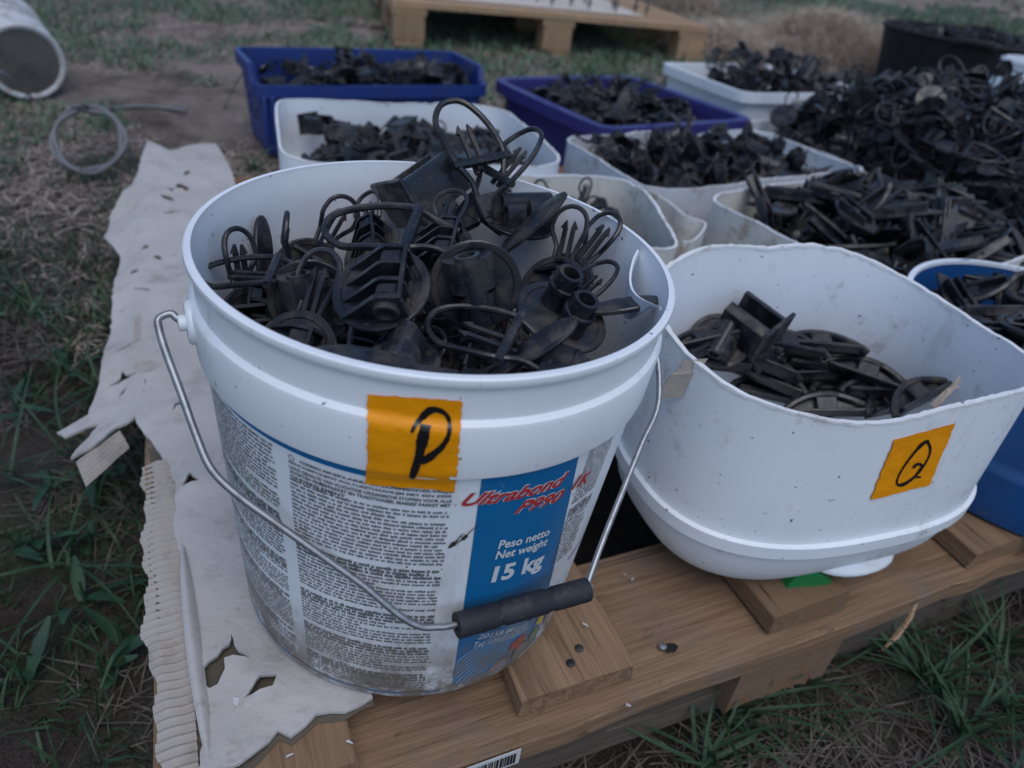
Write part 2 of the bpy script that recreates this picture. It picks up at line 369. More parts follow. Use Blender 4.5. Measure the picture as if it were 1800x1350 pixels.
# ------------------------------------------------------------------ main bucket
BH = .2836
ta = np.array([math.tan(R_(2.59)), math.tan(R_(-.46)), 1.]); ta /= np.linalg.norm(ta)
tx_ = np.array([1., 0, 0]) - ta[0]*ta; tx_ /= np.linalg.norm(tx_); ty_ = np.cross(ta, tx_)
BM = np.stack([tx_, ty_, ta], 1)
PROF = [(0, .1222), (.003, .1252), (.0065, .1262), (.2205, .1392), (.2212, .1427), (.2235, .1432), (.2525, .1447), (.2555, .1440), (.2580, .1412), (.2765, .1416), (.2780, .1440), (.2805, .1450), (.2828, .1446), (.2836, .1436)]
PZ = [p[0] for p in PROF]; PR = [p[1] for p in PROF]
E0, T0 = .006, R_(105)
def brad(z, th): return float(np.interp(z, PZ, PR))*(1 + E0*(max(z, 0)/BH)**2*math.cos(2*(th-T0)))
def march(o, d, inside, t0=.12, t1=1.6, st=.003, last=False):
    t = t0; prev = False; res = None
    while t < t1:
        i = inside(o+d*t)
        if i != prev:
            lo, hi = t-st, t
            for _ in range(22):
                mm = (lo+hi)/2
                if inside(o+d*mm) == i: hi = mm
                else: lo = mm
            if i and not last: return o+d*lo
            if not i and last: res = o+d*lo; return res
        prev = i; t += st
    return None
def bhit(u, v):
    d = BM.T@ray(u, v); o = BM.T@CAM
    q = march(o, d, lambda q: 0 < q[2] < BH and math.hypot(q[0], q[1]) < brad(q[2], math.atan2(q[1], q[0])))
    return (math.atan2(q[1], q[0]), q[2]) if q is not None else None
def bpt(th, z, off=0):
    r = brad(z, th)+off; return (r*math.cos(th), r*math.sin(th), z)
BMX = Matrix([list(BM[0])+[0], list(BM[1])+[0], list(BM[2])+[0], [0, 0, 0, 1]])
BK = empty('plastic_bucket', mtx=BMX)
tag(BK, 'round white plastic bucket with blue label and wire handle, heaped with black insulators', 'bucket')
def build_bucket():
    N = 144; b = MB(); rings = []
    inner = [(.2836, -.0030), (.2815, -.0042)] + [(z, None) for z in np.linspace(.275, .004, 14)]
    prof = [(z, 0) for z in PZ]
    # refine long spans
    zz = [0, .003, .0065] + list(np.linspace(.02, .215, 14)) + PZ[3:]
    for z in zz:
        rings.append([bpt(2*math.pi*j/N, z) for j in range(N)])
    for z, o in inner:
        ring = []
        for j in range(N):
            th = 2*math.pi*j/N
            if o is not None: r = brad(z, th)+o
            else: r = np.interp(z, [0, .2205, .28], [.1235, .1368, .1392])*(1 + E0*(z/BH)**2*math.cos(2*(th-T0)))
            ring.append((r*math.cos(th), r*math.sin(th), z))
        rings.append(ring)
    b.rings(rings, True, True, True)
    obj('body', b.mesh('body', M_bucket, 35), BK)
    # a strip of the lip that has split away and leans into the bucket
    b = MB(); pts = []
    for k in range(15):
        t = k/14; th = R_(22 - 34*t); r = .1375 - .016*math.sin(math.pi*t)**.8*(1-.25*t)
        z = .2790 - .010*math.sin(math.pi*t); h = .002+.020*math.sin(math.pi*min(1, t*1.15))
        pts.append((th, r, z, h))
    rings = []
    for th, r, z, h in pts:
        c, s = math.cos(th), math.sin(th)
        rings.append([(r*c, r*s, z), ((r-.0015)*c, (r-.0015)*s, z), ((r-.0005)*c, (r-.0005)*s, z-h), ((r+.001)*c, (r+.001)*s, z-h)])
    b.rings(rings, True, True, True); obj('split_lip', b.mesh('split_lip', M_bucket, 40), BK)
    # handle ears
    for th in (R_(210), R_(30)):
        b = MB(); c = Vector(bpt(th, .2440, 0)); ra = Vector((math.cos(th), math.sin(th), 0)); tn = Vector((-math.sin(th), math.cos(th), 0))
        Mx = Matrix.Identity(4)
        for i in range(3): Mx[i][0] = tn[i]; Mx[i][1] = (0, 0, 1)[i]; Mx[i][2] = ra[i]; Mx[i][3] = (c-ra*.004)[i]
        t = MB(); t.lathe([(.0125, 0), (.0125, .0055), (.011, .0068), (.0045, .0068), (.0045, .0105), (.0028, .011)], 24, False, True)
        b.merge(t, Mx); obj('handle_ear', b.mesh('handle_ear', M_bucket), BK)
build_bucket()
def build_handle():
    C = np.array([0, 0, .2440]); ax = np.array([math.cos(R_(30)), math.sin(R_(30)), 0]); fr = np.array([math.cos(R_(-60)), math.sin(R_(-60)), 0])
    o = BM.T@CAM
    def on(u, v, al):
        g = math.cos(al)*fr - math.sin(al)*np.array([0, 0, 1.]); n = np.cross(ax, g); d = BM.T@ray(u, v); t = ((C-o)@n)/(d@n); return o+d*t
    best = None
    for k in range(200):
        al = R_(30+k*.25); q = on(918, 1068, al)
        if 0 < q[2] < .2:
            e = abs(math.hypot(q[0], q[1]) - (np.interp(q[2], PZ, PR)+.0125))
            if best is None or e < best[0]: best = (e, al)
    al = best[1]
    px = [(300, 551), (279, 560), (280, 580), (292, 620), (318, 690), (345, 765), (372, 825), (420, 872), (500, 930), (570, 980), (640, 1030), (700, 1080), (738, 1101), (770, 1102), (800, 1098)]
    W = [on(u, v, al) for u, v in px]
    earL = np.array(bpt(R_(210), .2440, .004)); earR = np.array(bpt(R_(30), .2440, .004))
    g0, g1 = on(802, 1100, al), on(1032, 1036, al)
    right = [on(u, v, al) for u, v in ((1034, 1022), (1060, 950), (1095, 862), (1128, 780), (1158, 705))]
    R2 = earR + ax*.006
    mid = (right[-1]+R2)/2 + ax*.008
    pts = [earL, earL*.4+W[0]*.6] + W + [g0*.5+g1*.5, g1] + right + [mid, R2, earR]
    b = MB(); b.tube([Vector(p) for p in smooth_path([Vector(p) for p in pts], 5)], .0021, 10)
    h = obj('handle', b.mesh('handle', M_steel, 60), BK)
    d = Vector(g1-g0); L = d.length; d.normalize()
    b = MB(); prof = []
    for t, r in ((0, .0072), (.004, .0078), (.28, .0078), (.30, .0070), (.33, .0070), (.35, .0079), (.50, .0079), (.515, .0085), (.53, .0079), (.66, .0079), (.68, .0070), (.71, .0070), (.73, .0078), (.996, .0078), (1, .0072)):
        prof.append((r, t*L))
    b.lathe([(.0035, .004), (.0035, 0)]+prof+[(.0035, L), (.0035, L-.004)], 26, True, True)
    Mx = d.to_track_quat('Z', 'Y').to_matrix().to_4x4(); Mx.translation = Vector(g0)
    b2 = MB(); b2.merge(b, Mx); obj('grip', b2.mesh('grip', M_grip, 50), h)
build_handle()

# label: everything in (angle, height) on the bucket's wall
LB = None
def quad_map(px):   # four pixel corners TL TR BR BL -> (angle, z) bilinear
    c = [bhit(*p) for p in px]
    def f(s, t):    # s right, t down
        a = [(1-s)*c[0][i]+s*c[1][i] for i in (0, 1)]; d = [(1-s)*c[3][i]+s*c[2][i] for i in (0, 1)]
        return (1-t)*a[0]+t*d[0], (1-t)*a[1]+t*d[1]
    return f
def fontmesh(body, shear=0, bold=0., spacing=1.0):
    cu = bpy.data.curves.new('t', 'FONT'); cu.body = body; cu.size = 1; cu.shear = shear; cu.offset = bold; cu.space_character = spacing; cu.resolution_u = 3
    o = bpy.data.objects.new('t', cu); COL.objects.link(o); dg = bpy.context.evaluated_depsgraph_get(); dg.update()
    me = bpy.data.meshes.new_from_object(o.evaluated_get(dg)); v = np.array([x.co[:] for x in me.vertices]); f = [tuple(p.vertices) for p in me.polygons]
    bpy.data.objects.remove(o); bpy.data.meshes.remove(me); bpy.data.curves.remove(cu)
    return v, f
def text_on(b, body, fmap, off, shear=0, bold=.02, y0=None, y1=None, spacing=1.0, grow=0):
    v, f = fontmesh(body, shear, bold, spacing)
    x0, x1 = v[:, 0].min(), v[:, 0].max(); ya = v[:, 1].min() if y0 is None else y0; yb = v[:, 1].max() if y1 is None else y1
    vs = []
    for p in v:
        a, z = fmap((p[0]-x0)/(x1-x0), 1-(p[1]-ya)/(yb-ya)); vs.append(bpt(a, z, off))
    b.add(vs, f)
def build_label():
    def blueL(z): return R_(-66.3 - 18.6*z)
    def blueR(z): return R_(-32.2 - 62*z)
    b = MB(); z0, z1 = .012, .2200
    b.grid(24, 30, lambda s, t: (lambda z: bpt(blueL(z)+(blueR(z)-blueL(z))*s, z, .0004))(z0+(z1-z0)*t))
    # blue line under the collar and near the foot
    b.grid(60, 1, lambda s, t: bpt(R_(-150)+R_(74)*s, .2142+.0052*t, .0004))
    b.grid(50, 1, lambda s, t: bpt(R_(-150)+R_(80)*s, .0085+.0024*t, .0004))
    b.grid(12, 1, lambda s, t: bpt(R_(-30)+R_(16)*s, .098+.010*s+.002*t, .0004))
    L = obj('label', b.mesh('label', M_lblue, 60), BK); L['label'] = 'blue printed panel and lines on the bucket wall'
    # headline, white halo under red letters
    T = [('Ultrabond', ((820, 865), (1000, 826), (990, 848), (809, 887)), .35), ('P990', ((913, 879), (993, 857), (985, 876), (902, 901)), .35), ('1K', ((1011, 836), (1041, 823), (1034, 843), (1001, 860)), .35)]
    for body, px, sh in T:
        f = quad_map(px); hal = MB(); red = MB(); text_on(hal, body, f, .0007, sh, .062, 0, .72); text_on(red, body, f, .0010, sh, .028, 0, .72)
        obj('lettering_halo', hal.mesh('lettering_halo', M_lwhite, 0), L); obj('lettering', red.mesh('lettering', M_lred, 0), L)['label'] = 'red italic lettering ' + body
    for body, px, sh, bo in [('Peso netto', ((877, 948), (966, 925), (964, 938), (874, 963)), .12, .025), ('Net weight', ((872, 967), (963, 942), (959, 956), (869, 981)), .12, .025), ('15 kg', ((866, 995), (957, 966), (953, 991), (862, 1021)), .10, .04),
                             ('20158 Milano', ((842, 1113), (928, 1089), (926, 1097), (838, 1122)), .15, .01), ('Tel. +39/02/376731', ((834, 1127), (928, 1096), (926, 1105), (830, 1137)), .15, .01)]:
        wt = MB(); text_on(wt, body, quad_map(px), .0009, sh, bo, 0, .72); obj('lettering', wt.mesh('lettering', M_lwhite, 0), L)
    # emblem at the foot of the panel: pale arcs and coloured stones
    arcs = MB(); cA, cZ = R_(-40), -.012
    for k in range(13):
        rr = .036+k*.0038; pts = []
        def fn(s, t, rr=rr):
            an = R_(20+ 150*s); r = rr+.0010*t
            z = cZ+r*math.sin(an); a = cA+r*math.cos(an)/.128
            z = max(z, .0125); a = min(max(a, blueL(z)+.004), blueR(z)+.03); return bpt(a, z, .0007)
        arcs.grid(26, 1, fn)
    obj('emblem_arc', arcs.mesh('emblem_arc', M_lcyan, 0), L)
    for (da, z, ra, rz, mt) in ((-.20, .018, .075, .010, M_lgrey), (-.05, .021, .06, .011, M_lgrey), (-.09, .036, .062, .0085, M_lred), (.055, .030, .05, .009, M_lgreen), (.075, .047, .042, .009, M_lyel), (.16, .040, .03, .012, M_lgrey), (.155, .060, .03, .011, M_lred)):
        bb = MB(); n = 14; r_ = random.Random(int(z*1e4)); k = [r_.uniform(.75, 1.1) for _ in range(n)]
        bb.add([bpt(cA+da+ra*k[j]*math.cos(j*2*math.pi/n), max(.012, z+rz*k[j]*math.sin(j*2*math.pi/n)), .0011) for j in range(n)], [tuple(range(n))])
        obj('emblem_stone', bb.mesh('emblem_stone', mt, 0), L)
    # headings of the Dutch column, readable in part
    hd = MB(); lines = ['GEBRUIKSKLARE, OPLOSMIDDELVRIJE', 'EENCOMPONENT-POLYURETHAANLIJM MET EEN ZEER', 'LAAG GEHALTE VAN VLUCHTIGE ORGANISCHE STOFFEN VOOR ALLE', 'SOORTEN FINEERPARKET EN TRADITIONEEL MASSIEF PARKET MET', 'ONDERELEMENT .']
    for i, t in enumerate(lines):
        z = .2105-.0034*i; a0 = R_(-112.4); a1 = R_(-76) if i < 4 else R_(-98)
        if i == 0: a0 = R_(-109.5)
        text_on(hd, t, lambda s, q, z=z, a0=a0, a1=a1: (a0+(a1-a0)*s, z-.0024*q), .0006, 0, .03)
    # the circle with the country letters
    ring = MB(); n = 20
    ring.grid(n, 1, lambda s, t: bpt(R_(-111.6)+(.011+.003*t)*math.cos(s*2*math.pi), .2098+(.0014+.0004*t)*math.sin(s*2*math.pi), .0006)); hd.merge(ring)
    # the small print: rows of strokes
    r_ = random.Random(3)
    def column(a0, a1, zt, zb, gaps, bold_after, pitch=.0031):
        z = zt; k = 0; boldn = 0
        while z > zb:
            if any(abs(z-g) < pitch*.55 for g in gaps): z -= pitch*1.25; boldn = 3; continue
            a = a0; bold = boldn > 0; boldn -= 1
            end = a1 if r_.random() > .14 else a0+(a1-a0)*r_.uniform(.4, .95)
            while a < end-.006:
                wl = r_.choice((2, 3, 3, 4, 5, 6, 7, 8, 10, 12))
                for c in range(wl):
                    if a > end: break
                    wd = (.0058 if bold else .0042)*r_.uniform(.6, 1.1); hh = (.0021 if bold else .00145)*r_.choice((1, 1, 1, 1.35)); lo = 0 if r_.random() > .12 else -.0004
                    hd.add([bpt(a, z+lo, .0005), bpt(a+wd, z+lo, .0005), bpt(a+wd, z+hh, .0005), bpt(a, z+hh, .0005)], [(0, 1, 2, 3)])
                    a += wd+(.0016 if bold else .0017)
                a += .0075
            z -= pitch; k += 1
    column(R_(-112.6), R_(-75.8), .1925, .013, (.1455, .101, .0655, .036), 3)
    column(R_(-149), R_(-117), .2100, .013, (.160, .120, .083, .045), 3)
    column(R_(-41.5), R_(-31), .2170, .112, (.17,), 3, .0028)
    p = obj('small_print', hd.mesh('small_print', M_ltext, 0), L)
    # dark scuff beside the blue panel
    sc = MB()
    for (u0, v0, u1, v1, wd) in ((787, 962, 806, 947, 5), (796, 960, 834, 926, 1.6), (810, 948, 822, 938, 5), (822, 936, 842, 920, 1.6), (800, 950, 815, 935, 1.4)):
        n = 8; P = []
        for i in range(n+1):
            t = i/n; w_ = wd*math.sin(math.pi*t)**.7*random.uniform(.5, 1.1); P.append(((u0+(u1-u0)*t)-w_*.5, (v0+(v1-v0)*t)-w_*.6)); P.append(((u0+(u1-u0)*t)+w_*.5, (v0+(v1-v0)*t)+w_*.6))
        vs = [bpt(*bhit(*q), .0009) for q in P]; sc.add(vs, [(2*i, 2*i+1, 2*i+3, 2*i+2) for i in range(n)])
    obj('scuff', sc.mesh('scuff', Mat('scuff_dirt', (.035, .028, .024), .8).done(), 0), BK)
    return L
build_label()

def strokes(lines, tosurf, off):
    out = []
    for pts, wd in lines:
        b = MB(); out.append(b)
        P = [Vector((p[0], p[1], 0)) for p in pts]; S = smooth_path(P, 6); N = len(S); W = np.interp(np.linspace(0, 1, N), np.linspace(0, 1, len(wd)), wd)
        vs = []
        for i in range(N):
            d = (S[min(i+1, N-1)]-S[max(i-1, 0)]).normalized(); n = Vector((-d.y, d.x, 0)); j = random.uniform(.85, 1.12)
            for s in (-1, 1): q = S[i]+n*s*W[i]*.5*j; vs.append(tosurf(q.x, q.y, off))
        b.add(vs, [(2*i, 2*i+1, 2*i+3, 2*i+2) for i in range(N-1)])
    return out
def tape_patch(corners, tosurf, parent, n=22, jag=2.0):
    b = MB(); (tl, tr, br, bl) = corners; r_ = random.Random(5); jt = [r_.uniform(-jag, jag) for _ in range(n+1)]; jl = [r_.uniform(-jag, jag) for _ in range(n+1)]; jr = [r_.uniform(-jag, jag) for _ in range(n+1)]
    top, bot = [], []
    for layer in (.0006, .0011):
        g = []
        for j in range(n+1):
            for i in range(n+1):
                s, t = i/n, j/n
                u = (1-t)*((1-s)*tl[0]+s*tr[0])+t*((1-s)*bl[0]+s*br[0]); v = (1-t)*((1-s)*tl[1]+s*tr[1])+t*((1-s)*bl[1]+s*br[1])
                if i == 0: u += jl[j]
                if i == n: u += jr[j]
                if j in (0, n): v += jt[i]*.5
                g.append(tosurf(u, v, layer+.0003*math.sin(7*s+3)*math.sin(5*t)))
        b.add(g, [(j*(n+1)+i, j*(n+1)+i+1, (j+1)*(n+1)+i+1, (j+1)*(n+1)+i) for j in range(n) for i in range(n)])
    return obj('tape', b.mesh('tape', M_tape, 60), parent)
def bsurf(u, v, off):
    h = bhit(u, v)
    return bpt(h[0], h[1], off)
tp = tape_patch(((648, 692), (813, 704), (800, 863), (645, 848)), bsurf, BK); tp['label'] = 'yellow tape with a black handwritten P'
pst = strokes([([(749, 742), (742, 775), (735, 805), (724, 838)], (19, 21, 17, 14, 10)),
               ([(724, 757), (731, 743), (744, 728), (756, 718), (770, 717), (784, 725), (790, 740), (788, 762), (778, 780), (764, 793), (752, 802), (744, 806), (742, 812)], (5, 8, 12, 13, 10, 8, 7, 8, 10, 12, 14, 13, 8))], bsurf, .0017)
for q_ in pst: obj('pen_stroke', q_.mesh('pen_stroke', M_ink, 60), tp)

# ------------------------------------------------------------------ cut-open containers
def se(th, a, b, n): return (abs(math.cos(th)/a)**n + abs(math.sin(th)/b)**n)**(-1/n)
class Cont:
    def __init__(s, name, cx, cy, yaw, a, b, n, z0, rim, inset, th=.0025, N=112, mat=None, label='', cat='container', group=None, floor=.004, jag=.0012, levels=22, edge=True):
        s.c = Vector((cx, cy, 0)); s.yaw = yaw; s.a, s.b, s.n = a, b, n; s.z0 = z0; s.rim = rim; s.inset = inset; s.th = th
        s.root = empty(name, (cx, cy, z0), (0, 0, yaw)); tag(s.root, label, cat, group)
        B = MB(); r_ = random.Random(int(cx*1000)); rings = []
        ph = [r_.uniform(0, 6.283) for _ in range(6)]
        rough = lambda t: sum(math.sin(k_*t+ph[i_])*a_ for i_, (k_, a_) in enumerate(((7, .5), (13, .4), (23, .35), (37, .25), (61, .2), (5, .5))))
        rz = [rim(2*math.pi*j/N)-z0 + jag*(rough(2*math.pi*j/N) + (-2.2 if r_.random() < .05 else 0)*r_.random()) for j in range(N)]; s.rz = rz
        lo = [0, .004, .010, .018, .03, .042, .05, .0565, .0585, .064, .070, .0715, .076, .082]
        zs = [z for z in lo if z < min(rz)-.01]; top0 = zs[-1]
        def pt(th, z, extra): r = max(.001, se(th, a, b, n)-inset(z)-extra); return (r*math.cos(th), r*math.sin(th), z)
        A = [2*math.pi*j/N for j in range(N)]
        for z in zs: rings.append([pt(A[j], z, 0) for j in range(N)])
        for k in range(1, levels+1):
            rings.append([pt(A[j], top0+(rz[j]-top0)*k/levels, 0) for j in range(N)])
        rings.append([(lambda p: (p[0], p[1], rz[j]-.0002))(pt(A[j], rz[j], th)) for j in range(N)])
        for k in range(levels-1, 0, -1):
            rings.append([pt(A[j], top0+(rz[j]-top0)*k/levels, th) for j in range(N)])
        for z in reversed(zs):
            if z >= floor: rings.append([pt(A[j], z, th) for j in range(N)])
        rings.append([pt(A[j], floor, th) for j in range(N)])
        B.rings(rings, True, True, True)
        s.body = obj('body', B.mesh('body', mat, 45), s.root)
        if edge:   # rough fibrous cut edge, soiled
            E_ = MB(); rr_ = []
            for j in range(N):
                p = pt(A[j], rz[j], 0); u_ = Vector((p[0], p[1], 0)).normalized(); o1, o2, h_ = r_.uniform(.0002, .0009), r_.uniform(.0002, .0010), r_.uniform(.0001, .0011)
                c_ = Vector(p); rr_.append([tuple(c_+u_*o1-Vector((0, 0, r_.uniform(.0008, .0022)))), tuple(c_+u_*o1+Vector((0, 0, h_))), tuple(c_-u_*(th+o2)+Vector((0, 0, h_*.7))), tuple(c_-u_*(th+o2)-Vector((0, 0, r_.uniform(.001, .003))))])
            E_.rings(rr_+[rr_[0]], True); obj('cut_edge', E_.mesh('cut_edge', M_edge, 50), s.root)
    def to_local(s, p):
        d = Vector(p)-Vector((s.c.x, s.c.y, s.z0)); c, q = math.cos(-s.yaw), math.sin(-s.yaw); return np.array([c*d.x-q*d.y, q*d.x+c*d.y, d.z])
    def world(s, x, y, z): c, q = math.cos(s.yaw), math.sin(s.yaw); return Vector((s.c.x+c*x-q*y, s.c.y+q*x+c*y, s.z0+z))
def perfn(tab):   # periodic interpolation over angle
    tab = sorted((t % (2*math.pi), z) for t, z in tab); T = [tab[-1][0]-2*math.pi]+[t for t, _ in tab]+[tab[0][0]+2*math.pi]; Z = [tab[-1][1]]+[z for _, z in tab]+[tab[0][1]]
    def f(th):
        th = th % (2*math.pi); s = 0
        for d in (-.12, -.06, 0, .06, .12): s += np.interp((th+d) if T[0] <= th+d <= T[-1] else th, T, Z)
        return float(s/5)
    return f
# --- Q container: heights of its wavy rim read from the rim's pixels on the wall
QY = R_(22); QC = (.927*.36-.375*-.002, .375*.36+.927*-.002); QA, QB, QN = .166, .116, 2.7; QZ = DECK+.001
def qinset(z):
    return float(np.interp(z, [0, .004, .012, .03, .050, .0565, .0585, .070, .0715, .08, .25], [.040, .029, .019, .0085, .0030, .0020, -.0024, -.0024, .0015, .0022, .003]))
def qray(u, v, last=False, inn=0.0):
    c, s = math.cos(QY), math.sin(QY); d = ray(u, v); dl = np.array([c*d[0]+s*d[1], -s*d[0]+c*d[1], d[2]]); o = CAM-np.array([QC[0], QC[1], QZ]); ol = np.array([c*o[0]+s*o[1], -s*o[0]+c*o[1], o[2]])
    q = march(ol, dl, lambda p: -.02 < p[2] < .40 and math.hypot(p[0], p[1]) < se(math.atan2(p[1], p[0]), QA, QB, QN)-qinset(p[2])-inn, last=last)
    return q
tab = []
for u, v in ((1195, 612), (1230, 640), (1300, 692), (1400, 727), (1500, 746), (1560, 743), (1640, 726), (1700, 711), (1770, 693)):
    q = qray(u, v)
    if q is not None: tab.append((math.atan2(q[1], q[0]), q[2]+QZ))
for u, v in ((1160, 429), (1250, 432), (1350, 436), (1400, 431), (1450, 432), (1500, 445), (1560, 470), (1620, 508), (1700, 560), (1760, 596), (1800, 620)):
    q = qray(u, v, True, .0025)
    if q is not None: tab.append((math.atan2(q[1], q[0]), q[2]+QZ))
print('Q rim', [(round(math.degrees(t)), round(z, 3)) for t, z in sorted(tab)])
QF = perfn(tab)
Q = Cont('cut_canister', QC[0], QC[1], QY, QA, QB, QN, QZ, QF, qinset, .003, 160, M_white, 'white plastic canister cut open with wavy rim, tape marked Q', 'container', None, .006, .0004, 26)
def qsurf(u, v, off):
    q = qray(u, v); th = math.atan2(q[1], q[0]); r = se(th, QA, QB, QN)-qinset(q[2])+off; return (r*math.cos(th), r*math.sin(th), q[2])
tq = tape_patch(((1572, 772), (1677, 744), (1632, 852), (1529, 877)), qsurf, Q.root, 16, 1.2); tq['label'] = 'yellow tape with a black handwritten Q'
qs = strokes([([(1629, 772), (1618, 779), (1603, 796), (1587, 818), (1576, 838), (1575, 848), (1583, 850), (1596, 843), (1608, 833), (1618, 822)], (5, 6, 3.5, 3, 3, 4, 6, 5, 3, 3)),
              ([(1627, 772), (1632, 784), (1631, 797), (1624, 812), (1617, 822)], (6, 5, 3.5, 3, 3)), ([(1603, 820), (1609, 814), (1616, 814), (1617, 820), (1610, 829), (1609, 836), (1616, 836)], (4, 5, 5, 4, 3, 4, 3))], qsurf, .0017)
for q_ in qs: obj('pen_stroke', q_.mesh('pen_stroke', M_ink, 60), tq)
# base foot of the canister and the green wedge under it
fb = MB(); fb.lathe([(.018, -.004), (.026, .004), (.030, .016), (.028, .022)], 24, True, True)
fo = obj('foot', fb.mesh('foot', M_white), Q.root, Q.to_local(at(1490, 985, .006))); fo.scale = (1.5, .75, .45)
gw = MB(); gw.prism([(0, 0), (.038, 0), (.044, .004), (.03, .013), (.004, .013)], 1, 0, .045)
gp = at(1382, 1034, DECK+.001)
tag(obj('plastic_wedge', gw.mesh('plastic_wedge', M_green, 20), None, gp, (0, 0, R_(14))), 'bright green plastic wedge under the canister marked Q', 'wedge')

def wavy(base, amp, seed, dips=()):
    r_ = random.Random(seed); ph = [r_.uniform(0, 6.28) for _ in range(3)]
    def f(th):
        z = base+amp*(.5*math.sin(2*th+ph[0])+.35*math.sin(3*th+ph[1])+.25*math.sin(5*th+ph[2]))
        for t, w_, d in dips:
            e = math.atan2(math.sin(th-t), math.cos(th-t)); z -= d*math.exp(-(e/w_)**2)
        return z
    return f
ins_can = lambda z: float(np.interp(z, [0, .004, .012, .03, .05, .3], [.026, .014, .007, .002, 0, 0]))
ins_crate = lambda z: float(np.interp(z, [0, .002, .2], [.016, .014, 0]))
WLc = Cont('cut_canister', -.160, .846, R_(20.5), .222, .188, 9, DECK+.001, wavy(.118, .005, 3, ((R_(165), .16, .03),)), ins_can, .003, 144, M_white, 'white cut-open canister of black blocks in front of the dark blue bin', 'container', None)
WMc = Cont('cut_canister', .405, 1.015, R_(31), .275, .150, 8, DECK+.001, wavy(.098, .006, 5, ((R_(75), .25, .02),)), ins_can, .003, 144, M_whiteD, 'low white cut-open canister of disc insulators in front of the purple-blue crate', 'container', None)
SCc = Cont('cut_canister', .118, .560, R_(10.7), .125, .140, 6, DECK+.001, wavy(.120, .006, 8), ins_can, .003, 120, M_cream, 'small cream cut-open canister with a hollow grip wall right behind the bucket', 'container', None)
CRc = Cont('cut_canister', .600, .680, R_(35), .232, .172, 7, DECK+.001, wavy(.116, .007, 11, ((R_(-10), .4, .02),)), ins_can, .003, 144, M_cream, 'cream cut-open canister heaped with leaf-shaped black insulators', 'container', None)
DRc = Cont('cut_drum', .660, .285, 0, .182, .182, 2, DECK+.001, lambda th: .140+.012*math.sin(th-1.0), lambda z: float(np.interp(z, [0, .004, .02, .06, .066, .3], [.012, .004, 0, -.002, .002, .004])), .003, 112, M_drum, 'round blue plastic drum cut low beside the canister marked Q', 'drum', None, .004, .0012, 22, False)
def rimstrip(cont, mat, name, w0=.004, h=.006, t0=0, t1=2*math.pi):
    b = MB(); N = 110; rings = []
    for j in range(N+1):
        th = t0+(t1-t0)*j/N; r = se(th, cont.a, cont.b, cont.n)-cont.inset(.15); z = cont.rim(th)-cont.z0
        rings.append([((r+k)*math.cos(th), (r+k)*math.sin(th), z+q) for k, q in ((.0022, -h), (.0022, .001), (-w0, .001), (-w0, -h*.6))])
    b.rings(rings, True); return obj(name, b.mesh(name, mat, 40), cont.root)
rimstrip(DRc, M_white, 'rim')
# hollow grip wall of the small cream canister
hb = MB(); hp = [at(1140, 335, .118), at(1172, 352, .118), at(1205, 378, .116), at(1240, 392, .112), at(1222, 420, .112), at(1200, 424, .114)]
hp = [SCc.to_local(p) for p in hp]; P = smooth_path([Vector(p) for p in hp], 5)
rings = []
for i, p in enumerate(P):
    d = (P[min(i+1, len(P)-1)]-P[max(i-1, 0)]); n = Vector((-d.y, d.x, 0)).normalized()*.0016
    rings.append([tuple(p-n), tuple(p+n), tuple(p+n-Vector((0, 0, .085))), tuple(p-n-Vector((0, 0, .085)))])
hb.rings(rings, True, True, True); obj('grip_wall', hb.mesh('grip_wall', M_cream, 50), SCc.root)
# containers standing on the ground behind the pallet
def crate(name, cx, cy, yaw, a, b, h, mat, label, cat, lipw=.012, low_front=0):
    z0 = gz(cx, cy)+.003
    def rim(th):
        return z0+h-(low_front if -2.9 < th-2*math.pi*(th > math.pi) < -.25 else 0)
    C = Cont(name, cx, cy, yaw, a, b, 14, z0, rim, ins_crate, .003, 160, mat, label, cat, None, .004, 0, 22, False)
    if lipw:
        B = MB(); N = 120; rings = []
        for j in range(N+1):
            th = 2*math.pi*j/N; r = se(th, a, b, 14); z = rim(th)-z0
            rings.append([((r+k)*math.cos(th), (r+k)*math.sin(th), z+q) for k, q in ((-.002, -.003), (lipw, -.003), (lipw, -.026), (lipw+.002, -.026), (lipw+.002, .001), (-.002, .001))])
        B.rings(rings, True); obj('lip', B.mesh('lip', mat, 40), C.root)
    return C
BLc = crate('storage_bin', -.375, 1.398, R_(32), .272, .112, .185, M_blue, 'dark blue plastic storage bin with low front, full of black fittings', 'bin', .006, .035)
PUc = crate('storage_crate', .245, 1.49, R_(36), .222, .222, .145, M_purple, 'purple-blue plastic crate with broad rim, full of black insulators', 'crate', .020)
FWc = crate('storage_crate', .72, 1.98, R_(30), .25, .19, .135, M_white, 'white plastic crate of black insulators behind the purple-blue crate', 'crate', .010)
HPc = Cont('cut_canister', 1.05, 1.32, R_(30), .42, .36, 8, gz(1, 1.3)+.003, wavy(.085, .012, 21, ((R_(200), .3, .02),)), ins_can, .003, 144, M_whiteD, 'large dirty white canister buried under the tall heap of looped insulators', 'container', None)
# ribs outside the bin's corner
for x in (-.262, -.245):
    b = MB(); b.box(x-.004, x+.004, -.122, -.112, .01, .13, .002); obj('rib', b.mesh('rib', M_blue), BLc.root)

